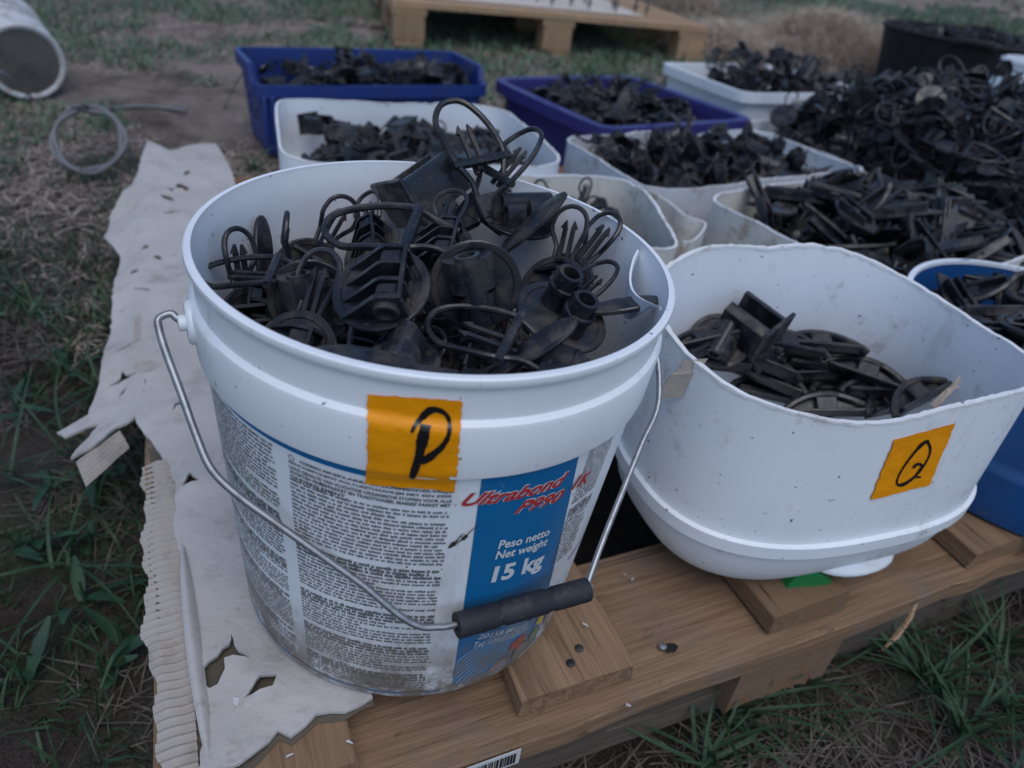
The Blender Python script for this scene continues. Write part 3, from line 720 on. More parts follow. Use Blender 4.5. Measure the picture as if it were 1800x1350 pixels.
# ------------------------------------------------------------------ insulators
def wloop(w_, l0, l1, r, z0=0, kink=.004):
    p = [(-w_*.55, l0, z0), (-w_*.6, l0+.3*(l1-l0), z0-kink), (-w_, l0+.55*(l1-l0), z0)]
    for k in range(9):
        a = math.pi*(1-k/8); p.append((w_*math.cos(a), l1-w_+w_*math.sin(a), z0))
    p += [(w_, l0+.55*(l1-l0), z0), (w_*.6, l0+.3*(l1-l0), z0-kink), (w_*.55, l0, z0)]
    b = MB(); b.tube(smooth_path(p, 2), r, 7); return b
def prongs(l0, l1, s=.0035):
    b = MB()
    for x in (-s, s):
        b.box(x-.0014, x+.0014, l0, l1-.006, -.0014, .0014)
        b.prism([(x-.0014, l1-.006), (x+.0014, l1-.006), (x+.0014*(1 if x < 0 else 2.4), l1-.006), (x, l1), (x-.0014*(2.4 if x < 0 else 1), l1-.006)], 2, -.0014, .0014)
    return b
def disc(r=.0265):
    b = MB(); b.lathe([(r-.001, 0), (r, .0008), (r, .0026), (r-.0008, .0032), (r-.0045, .0032), (r-.0052, .0024)], 30, True, True); return b
def hollow(r0, r1, y0, y1, cx, cz, n=16):
    b = MB(); t = MB(); d_ = min(.016, (y1-y0)*.45); t.lathe([(r1*.95, d_), (r1, 0), (r0, 0), (r0, y1-y0), (r1, y1-y0), (r1*.95, y1-y0-d_)], n, True, True)
    b.merge(t, Matrix.Translation((cx, y0, cz)) @ Matrix.Rotation(-math.pi/2, 4, 'X')); return b
def barrelD(x0, x1, y0, y1, h):
    n = 12; poly = [(x0, .002)] + [((x0+x1)/2-(x1-x0)/2*math.cos(math.pi*k/n), .002+(h-.002)*math.sin(math.pi*k/n)**.7) for k in range(1, n)] + [(x1, .002)]
    b = MB(); b.prism(poly, 1, y0, y1); return b
def kindA():   # disc with slotted ribs
    ribs = MB()
    for i, y in enumerate((-.0190, -.0080, .0025, .0125)):
        ribs.prism([(-.0200, .0025), (.0175, .0025), (.0175, .0160), (.0150, .0205), (.0060, .0215), (.0020, .0195), (-.0090, .0105)], 1, y, y+(.0030 if i == 0 else .0022))
    for z in (.0028, .0185): ribs.box(.0150, .0174, -.0189, .0146, z, z+.0022, .0004)
    ribs.box(.0035, .0150, .0030, .0125, .0105, .0200, .0015); ribs.box(.0035, .0150, -.0160, -.0082, .0105, .0200, .0015)
    br = MB(); br.tube(smooth_path([(-.013, -.022, .001), (-.0135, -.033, -.001), (-.011, -.0355, -.001), (.011, -.0355, -.001), (.0135, -.033, -.001), (.013, -.022, .001)], 3), .0017, 6)
    return [('base_disc', disc()), ('rib_block', ribs), ('nail_tube', hollow(.0068, .0048, -.0225, -.0060, .0080, .0115)), ('wire_loop', wloop(.0125, .022, .064, .0018, .0015)), ('latch', prongs(.024, .054, .003)), ('bracket', br)]
def kindB():   # disc with solid two-tier barrel
    bl = MB(); bl.merge(barrelD(-.014, .017, -.0215, -.0015, .0235)); bl.merge(barrelD(-.012, .0155, .0015, .0175, .0215))
    bl.prism([(-.002, .0025), (.003, .0025), (.003, .020), (.001, .0225)], 1, .0175, .0245)
    return [('base_disc', disc(.0285)), ('barrel', bl), ('nail_tube', hollow(.0078, .0050, -.024, .020, .0015, .0165)), ('wire_loop', wloop(.0125, .022, .068, .0018, .001, -.006)), ('latch', prongs(.026, .056, .003))]
def kindC():   # disc with two collared tubes
    tb = MB()
    for x in (-.010, .010):
        t = MB(); t.lathe([(.0085, .002), (.0080, .014), (.0095, .0145), (.0095, .0175), (.0078, .018), (.0072, .026), (.0050, .026), (.0048, .010)], 18, False, True)
        for k in range(4):
            a = k*math.pi/2+.4; t.box(.0076*math.cos(a)-.0012, .0076*math.cos(a)+.0012, .0076*math.sin(a)-.0012, .0076*math.sin(a)+.0012, .0175, .0235)
        tb.merge(t, Matrix.Translation((x, 0, 0)))
    wb = MB(); wb.box(-.008, .008, -.0015, .0015, .003, .015)
    return [('base_disc', disc(.0275)), ('collared_tube', tb), ('web', wb), ('wire_loop', wloop(.012, .022, .058, .0018, .001))]
def kindD():   # long bent loop clip with hinge bar
    p = [(-.011, -.020, 0), (-.012, -.008, .004), (-.018, .006, .006), (-.0185, .026, .003), (-.017, .040, 0), (-.009, .0505, 0), (.002, .052, .001), (.010, .046, .002), (.0165, .030, .004), (.018, .008, .006), (.012, -.008, .004), (.011, -.020, 0)]
    lp = MB(); lp.tube(smooth_path(p, 4), .0021, 8)
    bar = MB(); bar.tube([(-.021, .004, .006), (-.010, .004, .006), (.010, .004, .006), (.021, .004, .006)], [.0030, .0034, .0034, .0030], 8)
    ft = MB(); ft.box(-.014, .014, -.034, -.017, -.002, .003, .001); ft.prism([(-.014, -.034), (.014, -.034), (.006, -.046), (-.006, -.046)], 2, -.002, .003)
    return [('wire_loop', lp), ('hinge_bar', bar), ('foot', ft), ('latch', prongs(-.002, .034))]
def kindE():   # flat paddle
    pl = MB(); n = 22
    out = [(.0095*math.cos(a)*(1+.12*math.sin(a)), .028*math.sin(a)) for a in [2*math.pi*k/n for k in range(n)]]
    pl.rings([[(x*k, y*k, z) for x, y in out] for k, z in ((.92, 0), (1, .0008), (1, .0028), (.92, .0036))], True, True, True)
    st = MB(); st.box(-.004, .004, -.045, -.024, .0004, .0032, .001)
    return [('blade', pl), ('stem', st)]
def kindF():   # boat-shaped half-moon with flange
    n = 16; out = [(-.044+.088*k/n, -.008+.022*math.sin(math.pi*k/n)**.7) for k in range(n+1)]
    b = MB(); b.prism(out, 2, 0, .0032)
    rim_ = MB(); rim_.tube([(x, y, .006) for x, y in out], .0036, 7)
    rib = MB(); rib.box(-.036, .036, -.008, -.0040, .0, .0135, .001); rib.box(-.010, .010, -.006, .010, .002, .010, .001)
    return [('plate', b), ('flange', rim_), ('rib', rib)]
def kindG():   # leaf shaped clip, two ribs
    n = 12; top = [(-.048+.096*k/n, .0165*math.sin(math.pi*k/n)**.85) for k in range(n+1)]; poly = top+[(x, -y) for x, y in reversed(top[1:-1])]
    b = MB(); b.rings([[(x, y, z+.005*(1-(x/.048)**2)) for x, y in poly] for z in (0, .003)], True, True, True)
    rb = MB()
    for y in (-.006, .004): rb.box(-.032, .032, y, y+.0026, .004, .0165, .0008)
    rb.box(-.006, .006, -.008, .008, .004, .013, .0008)
    return [('plate', b), ('rib', rb)]
def kindH():   # channel block
    b = MB(); b.prism([(-.020, 0), (.020, 0), (.020, .026), (.014, .030), (.010, .030), (.010, .012), (-.010, .012), (-.010, .030), (-.014, .030), (-.020, .026)], 1, -.022, .022)
    c = MB(); c.box(-.024, .024, -.026, -.022, -.002, .034, .001)
    return [('block', b), ('end_plate', c)]
KINDS = dict(A=kindA(), B=kindB(), C=kindC(), D=kindD(), E=kindE(), F=kindF(), G=kindG(), H=kindH())
NAMES = dict(A='ring_insulator', B='barrel_insulator', C='twin_tube_insulator', D='loop_clip', E='paddle_clip', F='boat_insulator', G='leaf_insulator', H='channel_insulator')
CATS = dict(A='insulator', B='insulator', C='insulator', D='clip', E='clip', F='insulator', G='insulator', H='insulator')
MESH = {k: [(n, b.mesh(n, M_black, 35)) for n, b in v] for k, v in KINDS.items()}
JOIN = {}
for k, v in KINDS.items():
    b = MB()
    for n, q in v: b.merge(q)
    JOIN[k] = b
JNL = {}
for k, v in KINDS.items():
    b = MB()
    for n, q in v:
        if n not in ('wire_loop', 'latch'): b.merge(q)
    JNL[k] = b
JMESH = {k: b.mesh(NAMES[k], M_black, 35) for k, b in JOIN.items()}
def put(kind, mtx, label, group, parts=True, skip=()):
    if parts:
        r = empty(NAMES[kind], mtx=mtx)
        for n, me in MESH[kind]:
            if n not in skip: obj(n, me, r)
    else: r = obj(NAMES[kind], JMESH[kind], mtx=mtx)
    return tag(r, label, CATS[kind], group)
def frame(pos, ydir, zdir, sc=1.0):
    z = Vector(zdir).normalized(); y = Vector(ydir); y = (y-z*y.dot(z)).normalized(); x = y.cross(z)
    Mx = Matrix.Identity(4)
    for i in range(3): Mx[i][0] = x[i]*sc; Mx[i][1] = y[i]*sc; Mx[i][2] = z[i]*sc; Mx[i][3] = pos[i]
    return Mx
def rnd_frame(pos, r_, tilt=1.0, sc=1.0):
    q = Quaternion(Vector((r_.gauss(0, 1), r_.gauss(0, 1), r_.gauss(0, .3))).normalized(), r_.uniform(0, 1.5)*tilt) @ Quaternion((0, 0, 1), r_.uniform(0, 6.283))
    if r_.random() < .3: q = q @ Quaternion((0, 1, 0), math.pi)
    Mx = q.to_matrix().to_4x4()
    for i in range(3):
        for j in range(3): Mx[i][j] *= sc
    Mx.translation = pos; return Mx
# --- the ones on top of the bucket, posed as seen (pixel, height, tube axis Y and face normal Z in camera right/up/towards)
NL = ('wire_loop', 'latch')
HERO = [
    ('A', 672, 512, .272, (.05, .86, -.52), (-.12, .46, .88), 1.05, NL, 'slotted disc insulator facing up in the middle of the bucket heap'),
    ('B', 836, 500, .272, (.18, -.85, -.45), (.12, -.42, .88), .94, NL, 'dusty solid-barrel disc insulator in the middle of the bucket heap'),
    ('D', 846, 300, .292, (-.30, .95, .10), (.35, .25, .90), 1.12, (), 'loop clip standing highest of all in the white bucket, bent over to one side'),
    ('D', 872, 322, .285, (.62, .78, .05), (-.45, .35, .80), .95, (), 'loop clip crossed with the highest clip of the white bucket'),
    ('C', 985, 560, .250, (.45, -.30, -.80), (.35, .62, .70), 1.08, NL, 'twin-tube insulator low on the bucket heap beside the paddle clip'),
    ('E', 1092, 542, .255, (1, .16, -.1), (-.1, .85, .5), .95, (), 'flat paddle clip lying against the bucket wall near the split lip'),
    ('H', 765, 362, .262, (.72, .55, -.40), (-.45, .75, .45), 1.05, (), 'square channel insulator leaning at the back of the bucket heap'),
    ('B', 912, 392, .262, (-.85, -.30, .30), (.20, .75, .60), .95, NL, 'barrel insulator leaning toward the back wall inside the white bucket'),
    ('E', 938, 398, .272, (.74, .66, .10), (-.60, .60, .50), 1.15, (), 'long paddle clip pointing up over the back wall of the white bucket'),
    ('B', 548, 528, .244, (.10, -.85, -.45), (.15, -.42, .88), .92, NL, 'dull barrel insulator with pale tube mouth beside the slotted disc in the bucket'),
    ('D', 492, 488, .256, (-.95, .16, .20), (.10, .80, .60), .88, (), 'loop clip with a dusty tan bar lying on the bucket rim above the handle ear'),
    ('A', 440, 575, .222, (.10, .90, .20), (.88, .05, .45), .95, (), 'insulator on edge with its loop up next to the bucket wall above the handle ear'),
    ('A', 490, 540, .225, (.08, .95, .10), (-.92, .10, .35), .95, (), 'insulator on edge, second in the row at the bucket wall above the handle ear'),
    ('D', 738, 418, .275, (-.93, .28, .15), (.10, .65, .75), 1.15, ('latch', 'foot'), 'insulator clip with its wide loop lying over the slotted disc in the white bucket'),
    ('A', 540, 480, .225, (.50, .85, .05), (.45, -.30, .80), .95, (), 'insulator with a slim loop at the bucket back wall behind the pale tube mouth'),
    ('A', 975, 515, .232, (.15, .95, .10), (-.35, .15, .90), 1.0, (), 'insulator with upright loop and two prongs near the back of the bucket'),
    ('A', 985, 505, .236, (.60, .80, .05), (-.50, .35, .75), 1.0, (), 'insulator with the most slanting loop and prongs near the split lip'),
    ('D', 1005, 530, .244, (.50, .78, .20), (-.35, .55, .75), .75, (), 'small loop clip below the slanting loop near the split lip'),
    ('D', 905, 610, .258, (-.55, .60, .35), (.15, .65, .75), .95, (), 'dusty loop clip at the front of the bucket heap below the solid barrel insulator'),
    ('E', 640, 642, .262, (-.85, .30, .10), (.05, .70, .70), 1.05, (), 'flat grey paddle clip at the front rim of the white bucket'),
    ('B', 705, 640, .250, (.10, .40, -.80), (.0, .8, .60), .75, NL, 'insulator with an open tube end at the front rim next to the grey paddle'),
    ('E', 955, 605, .262, (.55, .55, .20), (-.35, .50, .80), .8, (), 'short paddle clip sticking up in front of the twin-tube insulator'),
    ('A', 520, 625, .232, (.10, .85, .30), (-.20, .20, .95), 1.0, (), 'insulator with an arched loop at the front rim of the bucket'),
    ('A', 655, 440, .248, (-.45, .75, .20), (-.50, .40, .75), .9, (), 'insulator with a small double loop behind the slotted disc'),
    ('E', 460, 445, .246, (.05, 1, .05), (.93, .05, .35), .9, (), 'thin paddle clip standing upright at the bucket wall beside the slim loop'),
    ('A', 770, 440, .262, (.10, .80, -.30), (-.10, .55, .80), .9, (), 'insulator with a small arched loop behind the solid-barrel insulator'),
]
for k, u, v, z, y, zd, sc, sk, lab in HERO:
    put(k, frame(at(u, v, z), camdir(*y), camdir(*zd), sc), lab, 'insulators in the white bucket', True, sk)
r_ = random.Random(12)
def bfill(n, z0, z1, rmax, parts, kinds, stuff=None):
    for i in range(n):
        a = i*2.39996+r_.uniform(-.3, .3); rr = rmax*math.sqrt((i+.5)/n); z = z0+(z1-z0)*r_.random()+.028*(1-(rr/rmax)**2)
        p = BM@np.array([rr*math.cos(a), rr*math.sin(a), z]); Mx = rnd_frame(Vector(p), r_, 1.0, .95); k = r_.choice(kinds)
        if stuff is None: put(k, Mx, 'black insulator lower in the heap inside the white bucket', 'lower insulators in the white bucket', parts, ('wire_loop', 'latch') if rr > .045 and k != 'D' else ())
        else: stuff.merge(JNL[k], Mx)
bfill(34, .180, .198, .084, True, 'AABBC')
sb = MB(); bfill(70, .12, .172, .080, False, 'ABC', sb)
tag(obj('insulator_heap', sb.mesh('insulator_heap', M_black, 35)), 'dark underlayer of insulators inside the white bucket', 'insulators', None, 'stuff')

def fill(C, kinds, n_ind, n_stuff, z_lo, z_hi, label, group, seed, shrink=.035, tilt=1.0, sc=1.0, region=None, dome=.03, slabel=None):
    r_ = random.Random(seed); sb = MB(); pts = []
    tries = 0
    while len(pts) < n_ind and tries < 6000:
        tries += 1
        x = r_.uniform(-C.a, C.a); y = r_.uniform(-C.b, C.b)
        if math.hypot(x, y) > se(math.atan2(y, x), C.a-shrink, C.b-shrink, C.n): continue
        if region and not region(x, y): continue
        if tries < 4000 and any((x-p[0])**2+(y-p[1])**2 < (.026*sc)**2 for p in pts): continue
        pts.append((x, y))
    for x, y in pts:
        q = 1-((x/C.a)**2+(y/C.b)**2)*.6; z = z_hi+dome*q+r_.uniform(-.008, .008)
        k = r_.choice(kinds); put(k, rnd_frame(C.world(x, y, z), r_, tilt, sc), label, group, False)
    for i in range(n_stuff):
        while True:
            x = r_.uniform(-C.a, C.a); y = r_.uniform(-C.b, C.b)
            if math.hypot(x, y) <= se(math.atan2(y, x), C.a-shrink, C.b-shrink, C.n) and (not region or region(x, y)): break
        q = 1-((x/C.a)**2+(y/C.b)**2)*.6; z = z_lo+(z_hi-.016+dome*q-z_lo)*r_.random()**.6
        sb.merge(JOIN[r_.choice(kinds)], rnd_frame(C.world(x, y, z), r_, tilt, sc))
    if n_stuff: tag(obj('insulator_heap', sb.mesh('insulator_heap', M_black, 35)), slabel, 'insulators', None, 'stuff')
# Q canister: a few boat pieces lying on the floor
qp = [(1215, 625, .05, 40, 'F'), (1290, 625, .04, 12, 'F'), (1420, 665, .05, 12, 'F'), (1350, 690, .05, -5, 'F'), (1500, 715, .06, 20, 'F'), (1550, 690, .05, 0, 'F'), (1240, 605, .030, 20, 'F'), (1330, 640, .035, -10, 'F'), (1430, 640, .045, 8, 'F'), (1400, 690, .045, -8, 'F'), (1480, 690, .055, 15, 'F'), (1380, 610, .028, 5, 'F'), (1450, 720, .065, 5, 'F'), (1560, 715, .070, 30, 'F'), (1610, 700, .080, 38, 'F'), (1310, 585, .020, 50, 'H'), (1265, 600, .020, -30, 'B'), (1250, 640, .040, -5, 'F'), (1520, 660, .04, -25, 'F'), (1345, 665, .05, -20, 'F'), (1440, 610, .03, 0, 'F')]
r_ = random.Random(4)
for u, v, z, ang, k in qp:
    z += .012
    while z < .16:
        p = at(u, v, z); lp = Q.to_local(p)
        if math.hypot(lp[0], lp[1]) < se(math.atan2(lp[1], lp[0]), QA-.042, QB-.030, QN): break
        z += .004
    Mx = Matrix.Translation(p) @ Matrix.Rotation(R_(ang), 4, 'Z') @ Matrix.Rotation(R_(r_.uniform(-5, 35)), 4, 'X') @ Matrix.Rotation(R_(r_.uniform(-14, 14)), 4, 'Y')
    lab = 'boat-shaped black insulator lying in the canister marked Q' if k == 'F' else ('square channel insulator by the back wall in the canister marked Q' if k == 'H' else 'round barrel insulator by the back wall in the canister marked Q')
    put(k, Mx, lab, 'insulators in the canister marked Q', True, NL)
# frayed cord end in the Q canister
cb = MB(); c0 = at(1640, 715, .125); c1 = at(1683, 672, .150)
for k in range(7):
    j = lambda s: Vector((r_.uniform(-s, s), r_.uniform(-s, s), r_.uniform(-s, s)))
    cb.tube([c0+j(.002), (c0*2+c1)/3+j(.0015), (c0+c1*2)/3+j(.0015), c1+j(.005)], [.0016, .0018, .0016, .0006], 5)
tag(obj('cord_end', cb.mesh('cord_end', M_straw)), 'frayed tan cord end sticking up from the canister marked Q', 'cord')
fill(CRc, 'GGGF', 50, 110, .03, .104, 'leaf-shaped black insulator in the cream canister heap', 'insulators in the cream canister', 31, .03, .75, 1.15, lambda x, y: x > -.15, .03, 'lower insulators filling the cream canister')
fill(WMc, 'AAGB', 46, 130, .02, .080, 'disc insulator in the low white canister before the purple-blue crate', 'insulators in the low white canister', 32, .03, 1.0, .9, lambda x, y: x < .17, .03, 'lower insulators filling the low white canister')
fill(SCc, 'AD', 18, 36, .01, .074, 'insulator in the small cream canister behind the bucket', 'insulators in the small cream canister', 33, .035, 1.0, .9, lambda x, y: x > -.04, .015, 'lower insulators in the small cream canister')
fill(WLc, 'HHHB', 36, 70, .01, .058, 'channel insulator in the white canister before the dark blue bin', 'insulators in the white canister before the blue bin', 34, .04, 1.0, 1.0, lambda x, y: x > -.16, .03, 'lower insulators in the white canister before the blue bin')
fill(BLc, 'AHGD', 36, 100, .05, .142, 'fitting heaped in the dark blue bin', 'fittings in the dark blue bin', 35, .03, 1.0, .85, None, .025, 'lower fittings filling the dark blue bin')
fill(PUc, 'GAGD', 40, 150, .03, .112, 'insulator heaped in the purple-blue crate', 'insulators in the purple-blue crate', 36, .035, .9, .9, None, .045, 'lower insulators filling the purple-blue crate')
fill(FWc, 'ABD', 26, 90, .03, .125, 'insulator heaped in the white crate behind the purple-blue crate', 'insulators in the far white crate', 37, .035, 1.0, .95, lambda x, y: x > -.17, .07, 'lower insulators filling the far white crate')
fill(HPc, 'ADDDDC', 95, 520, .02, .125, 'looped insulator on the tall heap', 'insulators on the tall heap', 38, .02, 1.1, 1.15, lambda x, y: x > -.31, .185, 'body of the tall heap of looped insulators')
fill(DRc, 'FG', 40, 70, .02, .118, 'insulator lying in the cut blue drum', 'insulators in the cut blue drum', 39, .055, .5, 1.1, None, .028, 'lower insulators in the cut blue drum')

# ------------------------------------------------------------------ cardboard sheet on the pallet
from mathutils.geometry import delaunay_2d_cdt
def inpoly(p, poly):
    x, y = p; c = False; n = len(poly)
    for i in range(n):
        x0, y0 = poly[i]; x1, y1 = poly[i-1]
        if (y0 > y) != (y1 > y) and x < (x1-x0)*(y-y0)/(y1-y0)+x0: c = not c
    return c
def jagged(poly, step=.008, amp=.0012, seed=0):
    r_ = random.Random(seed); out = []; n = len(poly)
    for i in range(n):
        a, b = poly[i], poly[(i+1) % n]; L = math.hypot(b[0]-a[0], b[1]-a[1]); k = max(1, int(L/step))
        for j in range(k):
            t = j/k; q = (r_.uniform(-amp, amp) if j else 0); out.append((a[0]+(b[0]-a[0])*t-q*(b[1]-a[1])/max(L, 1e-6), a[1]+(b[1]-a[1])*t+q*(b[0]-a[0])/max(L, 1e-6)))
    return out
def sheet(name, parent, outline, holes, zf, th, mat, spacing=.011, seed=1, amp=.0012):
    r_ = random.Random(seed); out = jagged(outline, .007, amp, seed); hs = [jagged(h, .004, .0008, seed+i+1) for i, h in enumerate(holes)]
    V = list(out); E = [(i, (i+1) % len(out)) for i in range(len(out))]
    for h in hs:
        n0 = len(V); V += h; E += [(n0+i, n0+(i+1) % len(h)) for i in range(len(h))]
    x0, x1 = min(p[0] for p in out), max(p[0] for p in out); y0, y1 = min(p[1] for p in out), max(p[1] for p in out)
    y = y0
    while y < y1:
        x = x0
        while x < x1:
            p = (x+r_.uniform(-.3, .3)*spacing, y+r_.uniform(-.3, .3)*spacing)
            if inpoly(p, out) and not any(inpoly(p, h) for h in hs): V.append(p)
            x += spacing
        y += spacing
    vo, eo, fo, _, _, _ = delaunay_2d_cdt([Vector(p) for p in V], E, [], 0, 1e-5)
    F = []
    for f in fo:
        c = ((vo[f[0]].x+vo[f[1]].x+vo[f[2]].x)/3, (vo[f[0]].y+vo[f[1]].y+vo[f[2]].y)/3)
        if inpoly(c, out) and not any(inpoly(c, h) for h in hs): F.append(tuple(f))
    b = MB(); top = []; bot = []
    for v in vo:
        f_, l_ = v.x, v.y; z = zf(f_, l_); top.append(tuple(pal(f_, l_, z))); bot.append(tuple(pal(f_, l_, z-th)))
    n = len(vo); edges = {}
    for f in F:
        for i in range(3):
            e = (f[i], f[(i+1) % 3]); edges[e] = 1
    side = [(a, a+n, b_+n, b_) for (a, b_) in edges if (b_, a) not in edges]
    b.add(top+bot, F+[tuple(n+i for i in reversed(f)) for f in F]+side)
    return obj(name, b.mesh(name, mat, 28), parent)
def px2(L, z=0.0): return [palc(u, v, z) for u, v in L]
def c6(L): return px2([(200+x*.2778, 1000+y*.2778) for x, y in L])
def c7(L): return px2([(60+x*.252, 560+y*.252) for x, y in L])
left_edge = px2([(258, 246), (240, 300), (186, 350), (178, 395), (206, 424), (196, 480), (184, 560), (166, 640), (142, 682), (80, 699), (96, 713), (140, 704), (163, 706), (112, 768), (150, 758), (200, 730), (236, 722), (243, 745)])
near_left = [(.020, .335), (.024, .30), (.021, .25), (.026, .20), (.023, .16), (.030, .11), (.034, .07), (.026, .030)]
front_edge = [(.05, .030), (.062, .036), (.075, .047), (.082, .040), (.10, .050), (.118, .046), (.138, .050)]
right_far = [(.146, .3), (.142, .6), (.15, .9), (.146, 1.05)]+px2([(408, 300), (380, 251), (345, 252), (300, 264)])
outline = left_edge+near_left+front_edge+right_far
holes = [c6([(525, 715), (575, 635), (690, 530), (735, 490), (742, 415), (765, 500), (790, 545), (870, 585), (760, 575), (705, 600), (710, 660), (660, 740), (610, 765)]),
         c6([(830, 838), (880, 770), (930, 700), (1035, 685), (1010, 765), (930, 795), (880, 815)]),
         c7([(1035, 1185), (1060, 1150), (1095, 1105), (1125, 1145), (1165, 1165), (1100, 1180)]), c7([(965, 675), (1000, 625), (1040, 600), (1050, 628), (1000, 655)]),
         c7([(550, 175), (640, 130), (745, 120), (640, 145)]), c7([(480, 350), (580, 325), (600, 290), (630, 320), (820, 350), (640, 340), (560, 350)]), c7([(540, 430), (630, 370), (600, 410)])]
for (u, v) in ((302, 332), (292, 347), (330, 302), (258, 432), (276, 452), (250, 505), (300, 372), (232, 470), (322, 330)):
    s = random.uniform(8, 19); t_ = random.uniform(2.2, 5.5); sk = random.uniform(-.25, .45); nn = random.choice((7, 8, 9)); q_ = []
    for k_ in range(nn):
        a_ = 2*math.pi*k_/nn+random.uniform(-.25, .25); r_k = random.uniform(.35, 1.15); q_.append((u+s*r_k*math.cos(a_), v+t_*r_k*math.sin(a_)+sk*s*r_k*math.cos(a_)))
    holes.append(px2(q_))
def card_z(f, l):
    z = -.0006 + .0022*max(0, math.sin(f*31+l*9)*math.sin(l*14+1)) + .0012*math.sin(l*47+f*60)*math.sin(f*80)
    z += .0026*max(0, 1-abs(f-.058-.004*math.sin(l*8))/.006) + .0016*max(0, 1-abs(l-.41-.2*f)/.006) + .0018*max(0, 1-abs(l-.72+.3*f)/.007)
    bd = math.hypot(*(pal(f, l, 0).xy))
    if bd < .16: z = min(z, -.0006 + .002*max(0, bd-.13)/.03)
    if f < .012:
        d = .012-f; z -= (d*d/.03 if d < .03 else .03+(d-.03)*.95)*.42
        z += .006*math.sin(l*36)*min(1, d/.04)
    for hf, hl in HC:
        d = math.hypot(f-hf, l-hl); z += .0075*math.exp(-(d/.017)**2)*(1 if f > hf-.004 else .55)
    if l < .075: z += .004*(.075-l)/.04*max(0, math.sin(f*40+.4))
    return z
HC = [(sum(p[0] for p in h)/len(h), sum(p[1] for p in h)/len(h)) for h in holes[:4]]
CB = empty('cardboard_sheet', pal(0, 0, 0)); CB.location = (0, 0, 0)
tag(CB, 'torn grey cardboard sheet with bare corrugated edge lying under the white bucket', 'cardboard')
sheet('top_liner', CB, outline, holes, card_z, .0028, M_card)
low = [(f+.004, l+.006) for f, l in left_edge[-1:]]+[(.004, .33), (.003, .25), (.006, .16), (.012, .06), (.018, .022)]+[(f, l-.0035) for f, l in front_edge]+[(.13, .3), (.13, .6), (.13, 1.0), (.03, 1.1), (.0, .9), (.0, .6)]
sheet('bottom_liner', CB, low, [], lambda f, l: -.0046+ (0 if f > 0 else f*.3), .0006, M_cardD, .02, 4)
# bare flutes along the near edge and on the torn flap
b = MB(); nl = 330
def flz(f, l): return -.0022 - (0 if f > .008 else (.008-f)*.42)
def flute(s, t):
    l = .020+.325*t; e_ = (.012 if l < .02 else .012*max(0, 1-(l-.02)/.14))-.003+.002*math.sin(l*70)+.0015*math.sin(l*190); f = e_+(.027-e_)*s
    ridge = .0016*math.sin((l+.004*math.sin(f*60)-.12*f)*2*math.pi/.0070)
    return pal(f, l, flz(f, l)+ridge+.0008*math.sin(f*300+l*50))
b.grid(7, nl, flute); obj('flute', b.mesh('flute', M_flute, 60), CB)
q = px2([(122, 774), (136, 807), (186, 792), (222, 764), (205, 735), (160, 752)])
b = MB(); A_, B_, C_, D_ = q[0], q[1], q[3], q[4]
def fl2(s, t):
    f = (1-t)*((1-s)*A_[0]+s*D_[0])+t*((1-s)*B_[0]+s*C_[0]); l = (1-t)*((1-s)*A_[1]+s*D_[1])+t*((1-s)*B_[1]+s*C_[1])
    return pal(f, l, card_z(f, l)-.004+.0015*math.sin(t*2*math.pi*6)-.006*t)
b.grid(8, 60, fl2); obj('flute', b.mesh('flute', M_flute, 60), CB)
# peeled curl of the liner beside the flutes
b = MB()
def curl(s, t):
    l = .028+.20*t; wd = .009*math.sin(math.pi*min(1, t*1.0))**.6+.001; f = .027+.008*(1-t)-wd*(s-.35)
    return pal(f, l, .0018+.007*math.sin(math.pi*s*.8)*math.sin(math.pi*t)**.5)
b.grid(6, 40, curl); obj('peeled_liner', b.mesh('peeled_liner', M_card, 60), CB)
# torn patches where the bare flutes show
for (u, v, du, dv) in ((240, 572, 8, 26), (252, 640, 22, 8)):
    q = px2([(u-du, v-dv), (u+du, v-dv), (u+du, v+dv), (u-du, v+dv)]); b = MB()
    def pt_(s, t, q=q, u=u):
        k_ = 1-.35*abs(math.sin(t*9+u)); s2 = .5+(s-.5)*k_
        f = (1-t)*((1-s2)*q[0][0]+s2*q[1][0])+t*((1-s2)*q[3][0]+s2*q[2][0]); l = (1-t)*((1-s2)*q[0][1]+s2*q[1][1])+t*((1-s2)*q[3][1]+s2*q[2][1])
        return pal(f, l, card_z(f, l)+.0002+.0007*math.sin(l*2*math.pi/.0068))
    b.grid(8, 40, pt_); obj('flute', b.mesh('flute', M_flute, 60), CB)
# little paper crumbs
b = MB(); r_ = random.Random(2)
for (u, v, z) in ((412, 1232, .002), (515, 1325, -.004), (612, 1310, -.004), (1110, 1020, -.024), (1100, 1012, -.024), (1030, 1100, -.004), (1105, 1240, -.026), (1540, 1000, -.02)):
    p = at(u, v, z+.001); s = r_.uniform(.002, .004)
    b.add([p+Vector((r_.uniform(-s, s), r_.uniform(-s, s), r_.uniform(0, .0015))) for _ in range(5)], [(0, 1, 2), (0, 2, 3), (0, 3, 4), (1, 2, 4)])
tag(obj('paper_crumbs', b.mesh('paper_crumbs', M_paper, 0)), 'white paper crumbs strewn on the pallet and the cardboard', 'crumbs', None, 'stuff')
